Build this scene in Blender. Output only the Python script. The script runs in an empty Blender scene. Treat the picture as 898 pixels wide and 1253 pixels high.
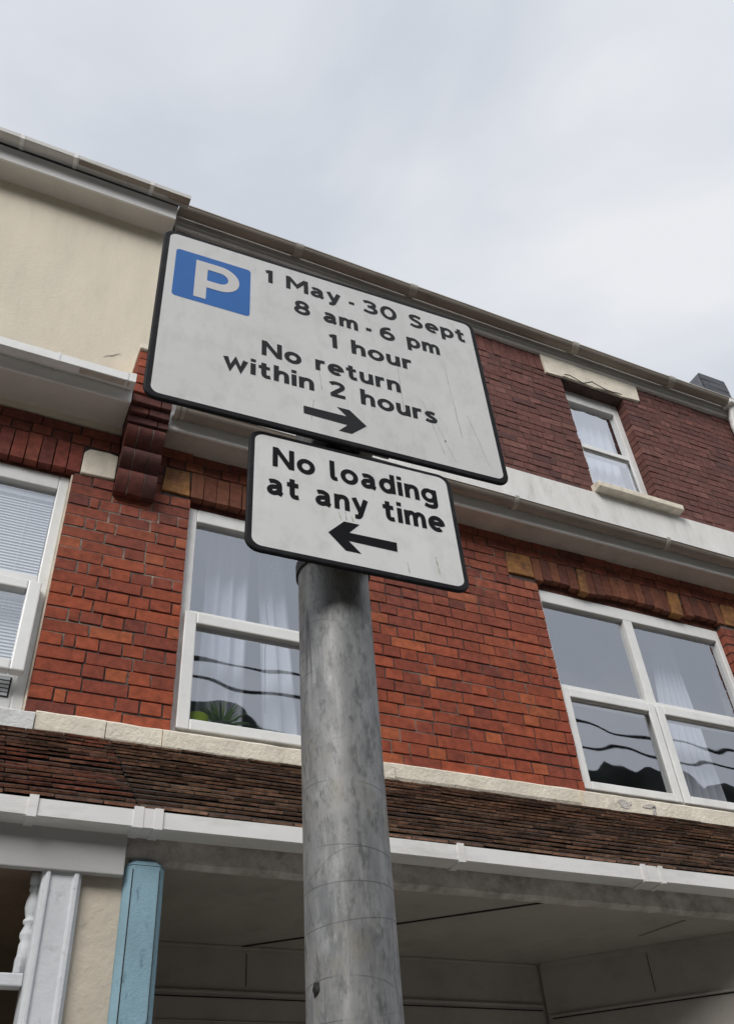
import bpy, bmesh, math, random
from mathutils import Vector, Matrix, noise as mnoise
random.seed(7)
R = math.radians
SC = bpy.context.scene
COL = SC.collection

# ------------------------------------------------------------------ camera
def rotated_axes(pitch, yaw, roll):
    f = Vector((math.sin(yaw)*math.cos(pitch), math.cos(yaw)*math.cos(pitch), math.sin(pitch)))
    r = Vector((math.cos(yaw), -math.sin(yaw), 0)); u = r.cross(f)
    c, s = math.cos(roll), math.sin(roll)
    return c*r+s*u, -s*r+c*u, f
cam_data = bpy.data.cameras.new('camera')
cam = bpy.data.objects.new('camera', cam_data); COL.objects.link(cam)
_r, _u, _f = rotated_axes(R(41.0789), R(27.6980), R(-4.8816))
M = Matrix((( _r.x, _u.x, -_f.x, 0), (_r.y, _u.y, -_f.y, 0), (_r.z, _u.z, -_f.z, 1.6), (0, 0, 0, 1)))
cam.matrix_world = M
cam_data.sensor_fit = 'VERTICAL'; cam_data.sensor_height = 24.0
cam_data.lens = 24.0*1100.52/1253.0
cam_data.clip_start = 0.05; cam_data.clip_end = 2000
SC.camera = cam

# ------------------------------------------------------------------ overcast sky and soft sun
SUN_EL, SUN_AZ = R(40), R(222)          # azimuth clockwise from +Y: behind and to the left of the viewer
world = bpy.data.worlds.new('World'); SC.world = world; world.use_nodes = True
nt = world.node_tree; nt.nodes.clear()
def N(tree, typ, **kw):
    n = tree.nodes.new(typ)
    for k, v in kw.items():
        if k == 'ins':
            for a, b in v.items(): n.inputs[a].default_value = b
        else: setattr(n, k, v)
    return n
out = N(nt, 'ShaderNodeOutputWorld'); bg = N(nt, 'ShaderNodeBackground', ins={'Strength': 0.1})
sky = N(nt, 'ShaderNodeTexSky', sky_type='NISHITA', sun_disc=False, sun_elevation=SUN_EL, sun_rotation=SUN_AZ)
tc = N(nt, 'ShaderNodeTexCoord')
mp = N(nt, 'ShaderNodeMapping', ins={'Scale': (1.0, 1.0, 1.7), 'Rotation': (0.2, 0.3, 0.5), 'Location': (0.37, 0.1, 0.2)})
n1 = N(nt, 'ShaderNodeTexNoise', ins={'Scale': 1.9, 'Detail': 5.0, 'Roughness': 0.5, 'Distortion': 0.35})
ramp = N(nt, 'ShaderNodeValToRGB')
ramp.color_ramp.elements[0].position = 0.36; ramp.color_ramp.elements[0].color = (0.625, 0.665, 0.735, 1)
ramp.color_ramp.elements[1].position = 0.64; ramp.color_ramp.elements[1].color = (0.84, 0.855, 0.885, 1)
sep = N(nt, 'ShaderNodeSeparateXYZ')
br = N(nt, 'ShaderNodeMapRange', interpolation_type='SMOOTHSTEP', ins={'From Min': 0.25, 'From Max': -0.75, 'To Min': 10.4, 'To Max': 17.5})  # extra sky brightness behind the camera, added to light signs and facade
mul = N(nt, 'ShaderNodeVectorMath', operation='SCALE')
mix = N(nt, 'ShaderNodeMix', data_type='RGBA', ins={'Factor': 0.07})
L = nt.links.new
L(tc.outputs['Generated'], mp.inputs['Vector']); L(mp.outputs['Vector'], n1.inputs['Vector'])
L(n1.outputs['Fac'], ramp.inputs['Fac']); L(tc.outputs['Generated'], sep.inputs[0])
L(sep.outputs['Y'], br.inputs['Value']); L(ramp.outputs['Color'], mul.inputs[0]); L(br.outputs['Result'], mul.inputs['Scale'])
L(mul.outputs['Vector'], mix.inputs['A']); L(sky.outputs['Color'], mix.inputs['B'])
L(mix.outputs['Result'], bg.inputs['Color']); L(bg.outputs['Background'], out.inputs['Surface'])

sd = bpy.data.lights.new('sun', 'SUN'); sd.energy = 2.2; sd.angle = R(28); sd.color = (1.0, 0.965, 0.92)
sun = bpy.data.objects.new('sun', sd); COL.objects.link(sun)
sv = Vector((math.sin(SUN_AZ)*math.cos(SUN_EL), math.cos(SUN_AZ)*math.cos(SUN_EL), math.sin(SUN_EL)))
sun.rotation_euler = sv.to_track_quat('Z', 'Y').to_euler(); sun.location = sv*30
SC.view_settings.view_transform = 'Standard'; SC.view_settings.look = 'None'
SC.view_settings.exposure = 0.0; SC.view_settings.gamma = 1.0; SC.view_settings.use_curve_mapping = False
SC.render.engine = 'CYCLES'
SC.cycles.max_bounces = 8; SC.cycles.transparent_max_bounces = 12; SC.cycles.use_denoising = True
SC.cycles.caustics_reflective = False; SC.cycles.caustics_refractive = False

# ------------------------------------------------------------------ materials
MATS = {}
def rgb(c): return (c[0], c[1], c[2], 1.0)
def mat(name, col, rough=0.7, metal=0.0, var=0.15, vscale=6.0, bump=0.15, bscale=60.0, dirt=None, dirt_amt=0.0, dscale=3.0,
        stretch=(1, 1, 1), spec=0.35, dlo=0.5, dhi=0.72):
    """Weathered surface: colour x noise, darker blotches of dirt with shapes of their own, fine bump."""
    m = bpy.data.materials.new(name); m.use_nodes = True; t = m.node_tree; t.nodes.clear(); l = t.links.new
    o = N(t, 'ShaderNodeOutputMaterial'); b = N(t, 'ShaderNodeBsdfPrincipled')
    b.inputs['Roughness'].default_value = rough; b.inputs['Metallic'].default_value = metal
    b.inputs['Specular IOR Level'].default_value = spec
    co = N(t, 'ShaderNodeTexCoord'); ma = N(t, 'ShaderNodeMapping', ins={'Scale': stretch})
    l(co.outputs['Object'], ma.inputs['Vector'])
    nz = N(t, 'ShaderNodeTexNoise', ins={'Scale': vscale, 'Detail': 6.0, 'Roughness': 0.6}); l(ma.outputs['Vector'], nz.inputs['Vector'])
    mr = N(t, 'ShaderNodeMapRange', ins={'From Min': 0.3, 'From Max': 0.7, 'To Min': 1-var, 'To Max': 1+var*0.6})
    l(nz.outputs['Fac'], mr.inputs['Value'])
    sc = N(t, 'ShaderNodeVectorMath', operation='SCALE'); l(mr.outputs['Result'], sc.inputs['Scale'])
    if col == 'attr':
        at = N(t, 'ShaderNodeVertexColor', layer_name='col'); l(at.outputs['Color'], sc.inputs[0])
    else: sc.inputs[0].default_value = col
    cur = sc.outputs['Vector']
    if dirt is not None:
        dn = N(t, 'ShaderNodeTexNoise', ins={'Scale': dscale, 'Detail': 8.0, 'Roughness': 0.7}); l(ma.outputs['Vector'], dn.inputs['Vector'])
        dr = N(t, 'ShaderNodeMapRange', ins={'From Min': dlo, 'From Max': dhi, 'To Min': 0.0, 'To Max': dirt_amt}); l(dn.outputs['Fac'], dr.inputs['Value'])
        mx = N(t, 'ShaderNodeMix', data_type='RGBA'); l(dr.outputs['Result'], mx.inputs['Factor'])
        l(cur, mx.inputs['A']); mx.inputs['B'].default_value = rgb(dirt); cur = mx.outputs['Result']
    l(cur, b.inputs['Base Color'])
    if bump:
        bn = N(t, 'ShaderNodeTexNoise', ins={'Scale': bscale, 'Detail': 5.0, 'Roughness': 0.65}); l(co.outputs['Object'], bn.inputs['Vector'])
        bp = N(t, 'ShaderNodeBump', ins={'Strength': bump, 'Distance': 0.01}); l(bn.outputs['Fac'], bp.inputs['Height'])
        l(bp.outputs['Normal'], b.inputs['Normal'])
    l(b.outputs['BSDF'], o.inputs['Surface'])
    MATS[name] = m; return m

mat('brick', 'attr', 0.85, var=0.35, vscale=22, bump=0.5, bscale=140, dirt=(0.03, 0.02, 0.018), dirt_amt=0.55, dscale=5, dlo=0.52, dhi=0.8)
mat('mortar', (0.075, 0.055, 0.05), 0.95, var=0.4, vscale=12, bump=0.4, bscale=90, dirt=(0.35, 0.31, 0.26), dirt_amt=0.6, dscale=1.6, dlo=0.52, dhi=0.62)
mat('repoint', (0.13, 0.105, 0.09), 0.95, var=0.5, vscale=7, bump=0.4, bscale=90, dirt=(0.42, 0.37, 0.31), dirt_amt=0.9, dscale=4.5, dlo=0.44, dhi=0.62)
mat('mortar_upper', (0.10, 0.065, 0.058), 0.95, var=0.4, vscale=10, bump=0.4, bscale=90)
mat('render_cream', (0.76, 0.685, 0.555), 0.92, var=0.06, vscale=2.2, bump=0.35, bscale=70, dirt=(0.47, 0.41, 0.33), dirt_amt=0.32, dscale=5, stretch=(2.2, 1, 0.45), dlo=0.5, dhi=0.8)
mat('cream_stone', (0.82, 0.75, 0.62), 0.85, var=0.16, vscale=9, bump=0.7, bscale=45, dirt=(0.30, 0.24, 0.18), dirt_amt=0.6, dscale=8, dlo=0.56, dhi=0.76)
mat('white_stone', (0.72, 0.72, 0.70), 0.8, var=0.15, vscale=9, bump=0.6, bscale=45, dirt=(0.3, 0.25, 0.23), dirt_amt=0.7, dscale=9, dlo=0.58, dhi=0.72)
mat('yellow_stone', (0.37, 0.175, 0.06), 0.88, var=0.4, vscale=14, bump=0.5, bscale=60, dirt=(0.14, 0.065, 0.035), dirt_amt=0.9, dscale=8, dlo=0.44, dhi=0.62)
mat('white_band', (0.78, 0.77, 0.74), 0.8, var=0.1, vscale=3, bump=0.35, bscale=40, dirt=(0.45, 0.41, 0.34), dirt_amt=0.6, dscale=4, dlo=0.52, dhi=0.74, stretch=(2.6, 1, 0.7))
mat('upvc', (0.83, 0.83, 0.81), 0.35, var=0.06, vscale=4, bump=0.02, dirt=(0.5, 0.47, 0.40), dirt_amt=0.35, dscale=7, dlo=0.5, dhi=0.8, spec=0.5)
mat('gutter_white', (0.81, 0.80, 0.78), 0.42, var=0.1, vscale=3, bump=0.04, dirt=(0.36, 0.33, 0.28), dirt_amt=0.55, dscale=6, dlo=0.5, dhi=0.78, stretch=(0.5, 1, 2), spec=0.45)
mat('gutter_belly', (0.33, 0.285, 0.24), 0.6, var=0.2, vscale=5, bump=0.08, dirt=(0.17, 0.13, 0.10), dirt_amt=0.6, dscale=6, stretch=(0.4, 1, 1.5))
mat('gutter_grey', (0.50, 0.47, 0.41), 0.55, var=0.2, vscale=4, bump=0.1, dirt=(0.2, 0.16, 0.12), dirt_amt=0.6, dscale=5, dlo=0.45, dhi=0.7, stretch=(0.5, 1, 1.5))
mat('fascia_grey', (0.60, 0.58, 0.55), 0.6, var=0.12, vscale=4, bump=0.08, dirt=(0.3, 0.27, 0.23), dirt_amt=0.5, dscale=6, stretch=(0.4, 1, 1.5))
mat('soffit', (0.58, 0.525, 0.47), 0.75, var=0.12, vscale=4, bump=0.08, dirt=(0.25, 0.2, 0.17), dirt_amt=0.4, dscale=5)
mat('soffit_white', (0.72, 0.68, 0.63), 0.7, var=0.1, vscale=4, bump=0.06, dirt=(0.3, 0.26, 0.22), dirt_amt=0.35, dscale=4)
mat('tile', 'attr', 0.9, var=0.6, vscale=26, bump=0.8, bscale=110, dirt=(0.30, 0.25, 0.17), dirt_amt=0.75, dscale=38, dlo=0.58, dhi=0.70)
mat('slate', (0.07, 0.075, 0.085), 0.6, var=0.3, vscale=6, bump=0.3)
mat('lead_grey', (0.16, 0.165, 0.19), 0.6, var=0.2, vscale=6, bump=0.2)
mat('beam_stone', (0.66, 0.61, 0.57), 0.92, var=0.3, vscale=12, bump=0.9, bscale=50, dirt=(0.22, 0.18, 0.15), dirt_amt=0.55, dscale=9, dlo=0.5, dhi=0.68)
mat('board_grey', (0.46, 0.45, 0.44), 0.7, var=0.12, vscale=5, bump=0.1, dirt=(0.18, 0.16, 0.15), dirt_amt=0.5, dscale=6, dlo=0.55, dhi=0.75, stretch=(0.6, 1, 1.4))
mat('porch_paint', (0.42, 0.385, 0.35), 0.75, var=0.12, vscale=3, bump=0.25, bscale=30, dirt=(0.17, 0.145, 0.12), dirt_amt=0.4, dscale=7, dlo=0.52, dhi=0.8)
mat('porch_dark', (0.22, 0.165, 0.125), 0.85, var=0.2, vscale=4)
mat('seam_dark', (0.03, 0.027, 0.024), 0.9, var=0.1)
mat('post_white', (0.66, 0.68, 0.70), 0.6, var=0.1, vscale=6, bump=0.25, bscale=50, dirt=(0.25, 0.24, 0.22), dirt_amt=0.5, dscale=14, dlo=0.57, dhi=0.7)
mat('pier_cream', (0.60, 0.53, 0.43), 0.85, var=0.12, vscale=5, bump=0.4, bscale=40, dirt=(0.22, 0.19, 0.15), dirt_amt=0.5, dscale=9, dlo=0.58, dhi=0.72)
mat('post_blue', (0.25, 0.40, 0.475), 0.6, var=0.16, vscale=7, bump=0.3, bscale=110, dirt=(0.05, 0.10, 0.13), dirt_amt=0.65, dscale=13, dlo=0.57, dhi=0.68, stretch=(1.6, 1.6, 0.6))
mat('black_edge', (0.009, 0.009, 0.011), 0.6, var=0.25, vscale=20, bump=0.05, spec=0.14, dirt=(0.05, 0.05, 0.05), dirt_amt=0.5, dscale=30)
mat('letter_black', (0.014, 0.014, 0.017), 0.6, var=0.2, vscale=30, bump=0, spec=0.2)
mat('letter_jet', (0.006, 0.006, 0.008), 0.65, var=0.2, vscale=30, bump=0, spec=0.1)
mat('letter_white', (0.66, 0.65, 0.64), 0.45, var=0.05, vscale=20, bump=0)
mat('sign_blue', (0.032, 0.155, 0.47), 0.5, var=0.08, vscale=9, bump=0, spec=0.2)
mat('sign_back', (0.32, 0.33, 0.34), 0.45, metal=0.6)
mat('sign_white', (0.71, 0.71, 0.70), 0.5, var=0.07, vscale=7, bump=0.03, bscale=220, dirt=(0.44, 0.44, 0.42), dirt_amt=0.55, dscale=34, dlo=0.48, dhi=0.8, stretch=(1, 1, 0.6), spec=0.4)
mat('sign_stain', (0.44, 0.43, 0.40), 0.7, var=0.15, vscale=40, bump=0)
mat('sign_moss', (0.47, 0.48, 0.38), 0.8, var=0.3, vscale=60, bump=0)
mat('steel_clip', (0.20, 0.20, 0.20), 0.4, metal=0.7)
mat('black_band', (0.02, 0.02, 0.02), 0.5)
mat('tar', (0.012, 0.012, 0.01), 0.6, bump=0.6)
mat('sheer', (0.60, 0.62, 0.67), 0.9, var=0.05, vscale=3, bump=0)
mat('blind_slat', (0.84, 0.88, 0.90), 0.5, var=0.04, bump=0)
mat('room', (0.26, 0.26, 0.28), 0.9, var=0.1, bump=0)
mat('leaf', 'attr', 0.5, var=0.2, vscale=30, bump=0)
mat('lime_pot', (0.30, 0.42, 0.02), 0.5, var=0.2, vscale=12, bump=0)
mat('asphalt', (0.05, 0.05, 0.052), 0.9, var=0.3, vscale=3, bump=0.5, bscale=120)
mat('paving', (0.33, 0.32, 0.30), 0.9, var=0.25, vscale=2.5, bump=0.4, bscale=60, dirt=(0.14, 0.13, 0.12), dirt_amt=0.5, dscale=5)
mat('kerb', (0.36, 0.35, 0.33), 0.9, var=0.2, bump=0.3)
mat('line_yellow', (0.62, 0.42, 0.04), 0.8, var=0.2)
mat('earth', (0.08, 0.09, 0.045), 0.95, var=0.4, vscale=0.3, bump=0)
mat('woodland', (0.055, 0.062, 0.055), 1.0, var=0.5, vscale=0.4, bump=0, spec=0.0)
mat('cable', (0.01, 0.01, 0.01), 0.6, bump=0)
mat('vent_dark', (0.03, 0.035, 0.035), 0.6, bump=0)
mat('suction', (0.05, 0.055, 0.065), 0.3, bump=0)

# galvanised steel: mottled zinc, drawn-out streaks, thin scratches
def galvanised():
    m = bpy.data.materials.new('galvanised'); m.use_nodes = True; t = m.node_tree; t.nodes.clear(); l = t.links.new
    o = N(t, 'ShaderNodeOutputMaterial'); b = N(t, 'ShaderNodeBsdfPrincipled', ins={'Roughness': 0.55, 'Metallic': 0.35, 'Specular IOR Level': 0.4})
    co = N(t, 'ShaderNodeTexCoord')
    def noise(scale, st, det=6, rough=0.6, dist=0.0, loc=(0, 0, 0)):
        ma = N(t, 'ShaderNodeMapping', ins={'Scale': st, 'Location': loc}); l(co.outputs['Object'], ma.inputs['Vector'])
        n = N(t, 'ShaderNodeTexNoise', ins={'Scale': scale, 'Detail': det, 'Roughness': rough, 'Distortion': dist}); l(ma.outputs['Vector'], n.inputs['Vector'])
        return n.outputs['Fac']
    def mrange(s, a, b_, c, d):
        r = N(t, 'ShaderNodeMapRange', ins={'From Min': a, 'From Max': b_, 'To Min': c, 'To Max': d}); l(s, r.inputs['Value']); return r.outputs['Result']
    def mixc(fac, A, B):
        x = N(t, 'ShaderNodeMix', data_type='RGBA'); l(fac, x.inputs['Factor'])
        if isinstance(A, tuple): x.inputs['A'].default_value = rgb(A)
        else: l(A, x.inputs['A'])
        x.inputs['B'].default_value = rgb(B); return x.outputs['Result']
    def contour(s, w, amt):
        a = N(t, 'ShaderNodeMath', operation='SUBTRACT', ins={1: 0.5}); l(s, a.inputs[0])
        ab = N(t, 'ShaderNodeMath', operation='ABSOLUTE'); l(a.outputs[0], ab.inputs[0])
        return mrange(ab.outputs[0], 0.0, w, amt, 0.0)
    def times(s1, s2):
        a = N(t, 'ShaderNodeMath', operation='MULTIPLY'); l(s1, a.inputs[0]); l(s2, a.inputs[1]); return a.outputs[0]
    c = mixc(mrange(noise(14, (1, 1, 0.6), 10, 0.72, 0.3), 0.40, 0.62, 0, 1), (0.29, 0.29, 0.285), (0.19, 0.193, 0.195))
    c = mixc(mrange(noise(95, (1.0, 1.0, 0.14), 6, 0.7), 0.50, 0.68, 0, 0.6), c, (0.39, 0.39, 0.38))
    c = mixc(mrange(noise(11, (1, 1, 0.9), 8, 0.75, 0, (3, 1, 2)), 0.52, 0.66, 0, 0.7), c, (0.24, 0.225, 0.175))
    c = mixc(mrange(noise(34, (1, 1, 0.55), 8, 0.75, 0, (1, 4, 2)), 0.55, 0.68, 0, 0.6), c, (0.40, 0.405, 0.40))
    c = mixc(mrange(noise(110, (1, 1, 0.4), 4, 0.7, 0, (7, 4, 2)), 0.50, 0.66, 0, 0.75), c, (0.10, 0.102, 0.102))
    c = mixc(times(contour(noise(1, (44, 44, 1.0), 0.0, 0.4, 0, (5, 2, 1)), 0.028, 0.8), mrange(noise(5, (1.4, 1.4, 1), 2), 0.49, 0.55, 0, 1)), c, (0.07, 0.07, 0.075))
    c = mixc(times(contour(noise(1, (1.6, 1.6, 15), 0.0, 0.4, 0, (1, 7, 4)), 0.006, 0.8), mrange(noise(12, (1, 1, 1), 2, 0.5, 0, (2, 2, 2)), 0.46, 0.56, 0, 1)), c, (0.075, 0.075, 0.08))
    c = mixc(times(contour(noise(1, (8, 4, 13), 0.0, 0.4, 0, (9, 3, 2)), 0.004, 0.6), mrange(noise(9, (1, 1, 1), 2, 0.5, 0, (4, 5, 2)), 0.53, 0.6, 0, 1)), c, (0.08, 0.08, 0.085))
    l(c, b.inputs['Base Color'])
    bp = N(t, 'ShaderNodeBump', ins={'Strength': 0.25, 'Distance': 0.004}); l(noise(45, (1, 1, 0.4), 5), bp.inputs['Height']); l(bp.outputs['Normal'], b.inputs['Normal'])
    l(b.outputs['BSDF'], o.inputs['Surface']); MATS['galvanised'] = m
galvanised()

def glass_mat(name, seed, tint=(0.86, 0.88, 0.90), wave=0.2, f0=0.24):
    """Double glazing: see-through plus a slightly rippled mirror reflection."""
    m = bpy.data.materials.new(name); m.use_nodes = True; t = m.node_tree; t.nodes.clear(); l = t.links.new
    o = N(t, 'ShaderNodeOutputMaterial'); tr = N(t, 'ShaderNodeBsdfTransparent', ins={'Color': rgb(tint)})
    gl = N(t, 'ShaderNodeBsdfGlossy', ins={'Roughness': 0.015, 'Color': (0.93, 0.95, 1.0, 1)})
    co = N(t, 'ShaderNodeTexCoord'); ma = N(t, 'ShaderNodeMapping', ins={'Location': (seed, seed*2, seed), 'Scale': (1.0, 1.0, 1.6)}); l(co.outputs['Object'], ma.inputs['Vector'])
    nz = N(t, 'ShaderNodeTexNoise', ins={'Scale': 4.0, 'Detail': 0.0}); l(ma.outputs['Vector'], nz.inputs['Vector'])
    bp = N(t, 'ShaderNodeBump', ins={'Strength': wave, 'Distance': 0.0045}); l(nz.outputs['Fac'], bp.inputs['Height'])
    l(bp.outputs['Normal'], gl.inputs['Normal'])
    ge = N(t, 'ShaderNodeNewGeometry'); dt = N(t, 'ShaderNodeVectorMath', operation='DOT_PRODUCT'); l(ge.outputs['True Normal'], dt.inputs[0]); l(ge.outputs['Incoming'], dt.inputs[1])
    ab = N(t, 'ShaderNodeMath', operation='ABSOLUTE'); l(dt.outputs['Value'], ab.inputs[0])
    iv = N(t, 'ShaderNodeMath', operation='SUBTRACT', ins={0: 1.0}); l(ab.outputs[0], iv.inputs[1])
    pw = N(t, 'ShaderNodeMath', operation='POWER', ins={1: 5.0}); l(iv.outputs[0], pw.inputs[0])
    fr = N(t, 'ShaderNodeMapRange', ins={'From Min': 0.0, 'From Max': 1.0, 'To Min': f0, 'To Max': 1.0}); l(pw.outputs[0], fr.inputs['Value'])
    mx = N(t, 'ShaderNodeMixShader'); l(fr.outputs['Result'], mx.inputs['Fac']); l(tr.outputs[0], mx.inputs[1]); l(gl.outputs[0], mx.inputs[2])
    l(mx.outputs[0], o.inputs['Surface']); MATS[name] = m
glass_mat('glass', 1.7); glass_mat('glass_upper', 4.2, wave=0.2, f0=0.38)

# ------------------------------------------------------------------ mesh helpers
def obj(name, bm, m, parent=None, smooth=False, bevel=0.0, mats=None):
    me = bpy.data.meshes.new(name)
    bmesh.ops.recalc_face_normals(bm, faces=bm.faces[:]) if not smooth == 'keep' else None
    bm.to_mesh(me); bm.free()
    for x in (mats or [m]): me.materials.append(MATS[x])
    o = bpy.data.objects.new(name, me); COL.objects.link(o)
    if parent is not None: o.parent = parent
    if smooth is True:
        for p in me.polygons: p.use_smooth = True
    if bevel:
        b = o.modifiers.new('bevel', 'BEVEL'); b.width = bevel; b.segments = 2; b.limit_method = 'ANGLE'; b.angle_limit = R(35)
    return o
def empty(name, label, cat, loc=(0, 0, 0), group=None):
    o = bpy.data.objects.new(name, None); COL.objects.link(o); o.location = loc; o.empty_display_size = 0.2
    o['label'] = label; o['category'] = cat
    if group: o['group'] = group
    return o
def tag(o, label, cat, group=None):
    o['label'] = label; o['category'] = cat
    if group: o['group'] = group
    return o
def struct(o): o['kind'] = 'structure'; return o
def NB(): return bmesh.new()
def box(bm, x0, x1, y0, y1, z0, z1, jit=0.0, mi=0):
    v = []
    for x in (x0, x1):
        for y in (y0, y1):
            for z in (z0, z1):
                j = [random.uniform(-jit, jit) for _ in range(3)] if jit else (0, 0, 0)
                v.append(bm.verts.new((x+j[0], y+j[1], z+j[2])))
    fs = []
    for q in ((0, 1, 3, 2), (4, 6, 7, 5), (0, 4, 5, 1), (2, 3, 7, 6), (0, 2, 6, 4), (1, 5, 7, 3)):
        f = bm.faces.new([v[i] for i in q]); f.material_index = mi; fs.append(f)
    return fs
def extrude_x(bm, prof, x0, x1, n=1, wob=0.0, closed=True):
    """Sweep a (y,z) profile along X, n segments, optional waviness."""
    rings = []
    for i in range(n+1):
        x = x0+(x1-x0)*i/n
        w = (mnoise.noise((x*0.9, 3.1, 0))*wob, mnoise.noise((x*0.8, 9.1, 2))*wob) if wob else (0, 0)
        rings.append([bm.verts.new((x, y+w[0], z+w[1])) for y, z in prof])
    k = len(prof)
    for a, b in zip(rings, rings[1:]):
        for j in range(k if closed else k-1):
            bm.faces.new((a[j], a[(j+1) % k], b[(j+1) % k], b[j]))
    if closed:
        bm.faces.new(rings[0][::-1]); bm.faces.new(rings[-1])
def prism(bm, pts, y0, y1):
    """(x,z) outline extruded between y0 and y1."""
    a = [bm.verts.new((x, y0, z)) for x, z in pts]; b = [bm.verts.new((x, y1, z)) for x, z in pts]
    n = len(pts); bm.faces.new(a); bm.faces.new(b[::-1])
    for i in range(n): bm.faces.new((a[i], b[i], b[(i+1) % n], a[(i+1) % n]))
def prism_z(bm, pts, z0, z1):
    a = [bm.verts.new((x, y, z0)) for x, y in pts]; b = [bm.verts.new((x, y, z1)) for x, y in pts]
    n = len(pts); bm.faces.new(a[::-1]); bm.faces.new(b)
    for i in range(n): bm.faces.new((a[i], a[(i+1) % n], b[(i+1) % n], b[i]))
def tube(bm, pts, r, seg=12, cap=True):
    pts = [Vector(p) for p in pts]; rings = []
    for i, p in enumerate(pts):
        d = (pts[min(i+1, len(pts)-1)]-pts[max(i-1, 0)]).normalized()
        a = d.orthogonal().normalized() if abs(d.z) < 0.99 else Vector((1, 0, 0)); a = (a-d*a.dot(d)).normalized(); b = d.cross(a)
        if i and rings:
            pa = (rings[-1][0].co-pts[i-1]); a = (pa-d*pa.dot(d)).normalized(); b = d.cross(a)
        rr = r[i] if isinstance(r, (list, tuple)) else r
        rings.append([bm.verts.new(p+a*math.cos(2*math.pi*k/seg)*rr+b*math.sin(2*math.pi*k/seg)*rr) for k in range(seg)])
    for A, B in zip(rings, rings[1:]):
        for k in range(seg): bm.faces.new((A[k], A[(k+1) % seg], B[(k+1) % seg], B[k]))
    if cap: bm.faces.new(rings[0][::-1]); bm.faces.new(rings[-1])
def lathe(bm, cx, cy, prof, seg=20):
    rings = [[bm.verts.new((cx+r*math.cos(2*math.pi*k/seg), cy+r*math.sin(2*math.pi*k/seg), z)) for k in range(seg)] for r, z in prof]
    for A, B in zip(rings, rings[1:]):
        for k in range(seg): bm.faces.new((A[k], A[(k+1) % seg], B[(k+1) % seg], B[k]))
    bm.faces.new(rings[0][::-1]); bm.faces.new(rings[-1])
def paint(bm, faces, c):
    lay = bm.loops.layers.color.get('col') or bm.loops.layers.color.new('col')
    for f in faces:
        for lp in f.loops: lp[lay] = (c[0]**(1/2.2), c[1]**(1/2.2), c[2]**(1/2.2), 1.0)
def cells(bm, x0, x1, z0, z1, y0, y1, holes):
    """A wall slab with rectangular openings, built from butting boxes."""
    xs = sorted({x0, x1, *[min(max(v, x0), x1) for h in holes for v in h[:2]]}); zs = sorted({z0, z1, *[min(max(v, z0), z1) for h in holes for v in h[2:]]})
    for xa, xb in zip(xs, xs[1:]):
        run = None
        for za, zb in zip(zs, zs[1:]):
            mx, mz = (xa+xb)/2, (za+zb)/2
            solid = not any(h[0] < mx < h[1] and h[2] < mz < h[3] for h in holes)
            if solid: run = (run[0], zb) if run else (za, zb)
            if run and (not solid or zb == zs[-1]): box(bm, xa, xb, y0, y1, *run); run = None

# ================================================================== THE PLACE
# ------------------------------------------------------------------ ground
bm = NB(); box(bm, -400, 400, -400, 400, -0.40, -0.30); struct(obj('ground', bm, 'earth'))
bm = NB(); box(bm, -120, 120, -8.0, -0.6, -0.295, -0.10); struct(obj('road', bm, 'asphalt'))
for nm, y0, y1 in (('pavement', -0.45, 2.6), ('opposite_pavement', -11.0, -8.15)):
    bm = NB()
    for i in range(-26, 40):
        for j in range(int(math.ceil((y1-y0)/0.62))):
            a, b = y0+j*0.62, min(y0+(j+1)*0.62-0.008, y1)
            if b-a > 0.05: box(bm, i*0.92, i*0.92+0.912, a, b, -0.2, random.uniform(-0.002, 0.002))
    struct(obj(nm, bm, 'paving'))
bm = NB()
for i in range(-26, 40): box(bm, i*0.92, i*0.92+0.914, -0.6, -0.46, -0.29, 0.004)
struct(obj('kerb', bm, 'kerb', bevel=0.012))
for k in range(2):
    bm = NB(); box(bm, -60, 60, -0.95+k*0.2, -0.87+k*0.2, -0.098, -0.094); struct(obj('road_marking', bm, 'line_yellow'))

# wooded hillside on the far side of the street (it shows in the window panes)
bm = NB(); nx, ny = 150, 26; vs = []
for j in range(ny):
    for i in range(nx):
        x = -45+i*0.95; y = -13-j*1.1
        base = 24.3*(1-(1-min(j/17.0, 1))**1.6)
        b = 0.0 if j == 0 else 1.5*mnoise.noise((x*0.16, y*0.2, 1))+0.9*mnoise.noise((x*0.5, y*0.5, 4))+0.45*mnoise.noise((x*1.3, y*1.3, 7))
        vs.append(bm.verts.new((x, y, base+b-0.3)))
for j in range(ny-1):
    for i in range(nx-1): bm.faces.new((vs[j*nx+i], vs[j*nx+i+1], vs[(j+1)*nx+i+1], vs[(j+1)*nx+i]))
struct(obj('hill', bm, 'woodland', smooth=True))

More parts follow.
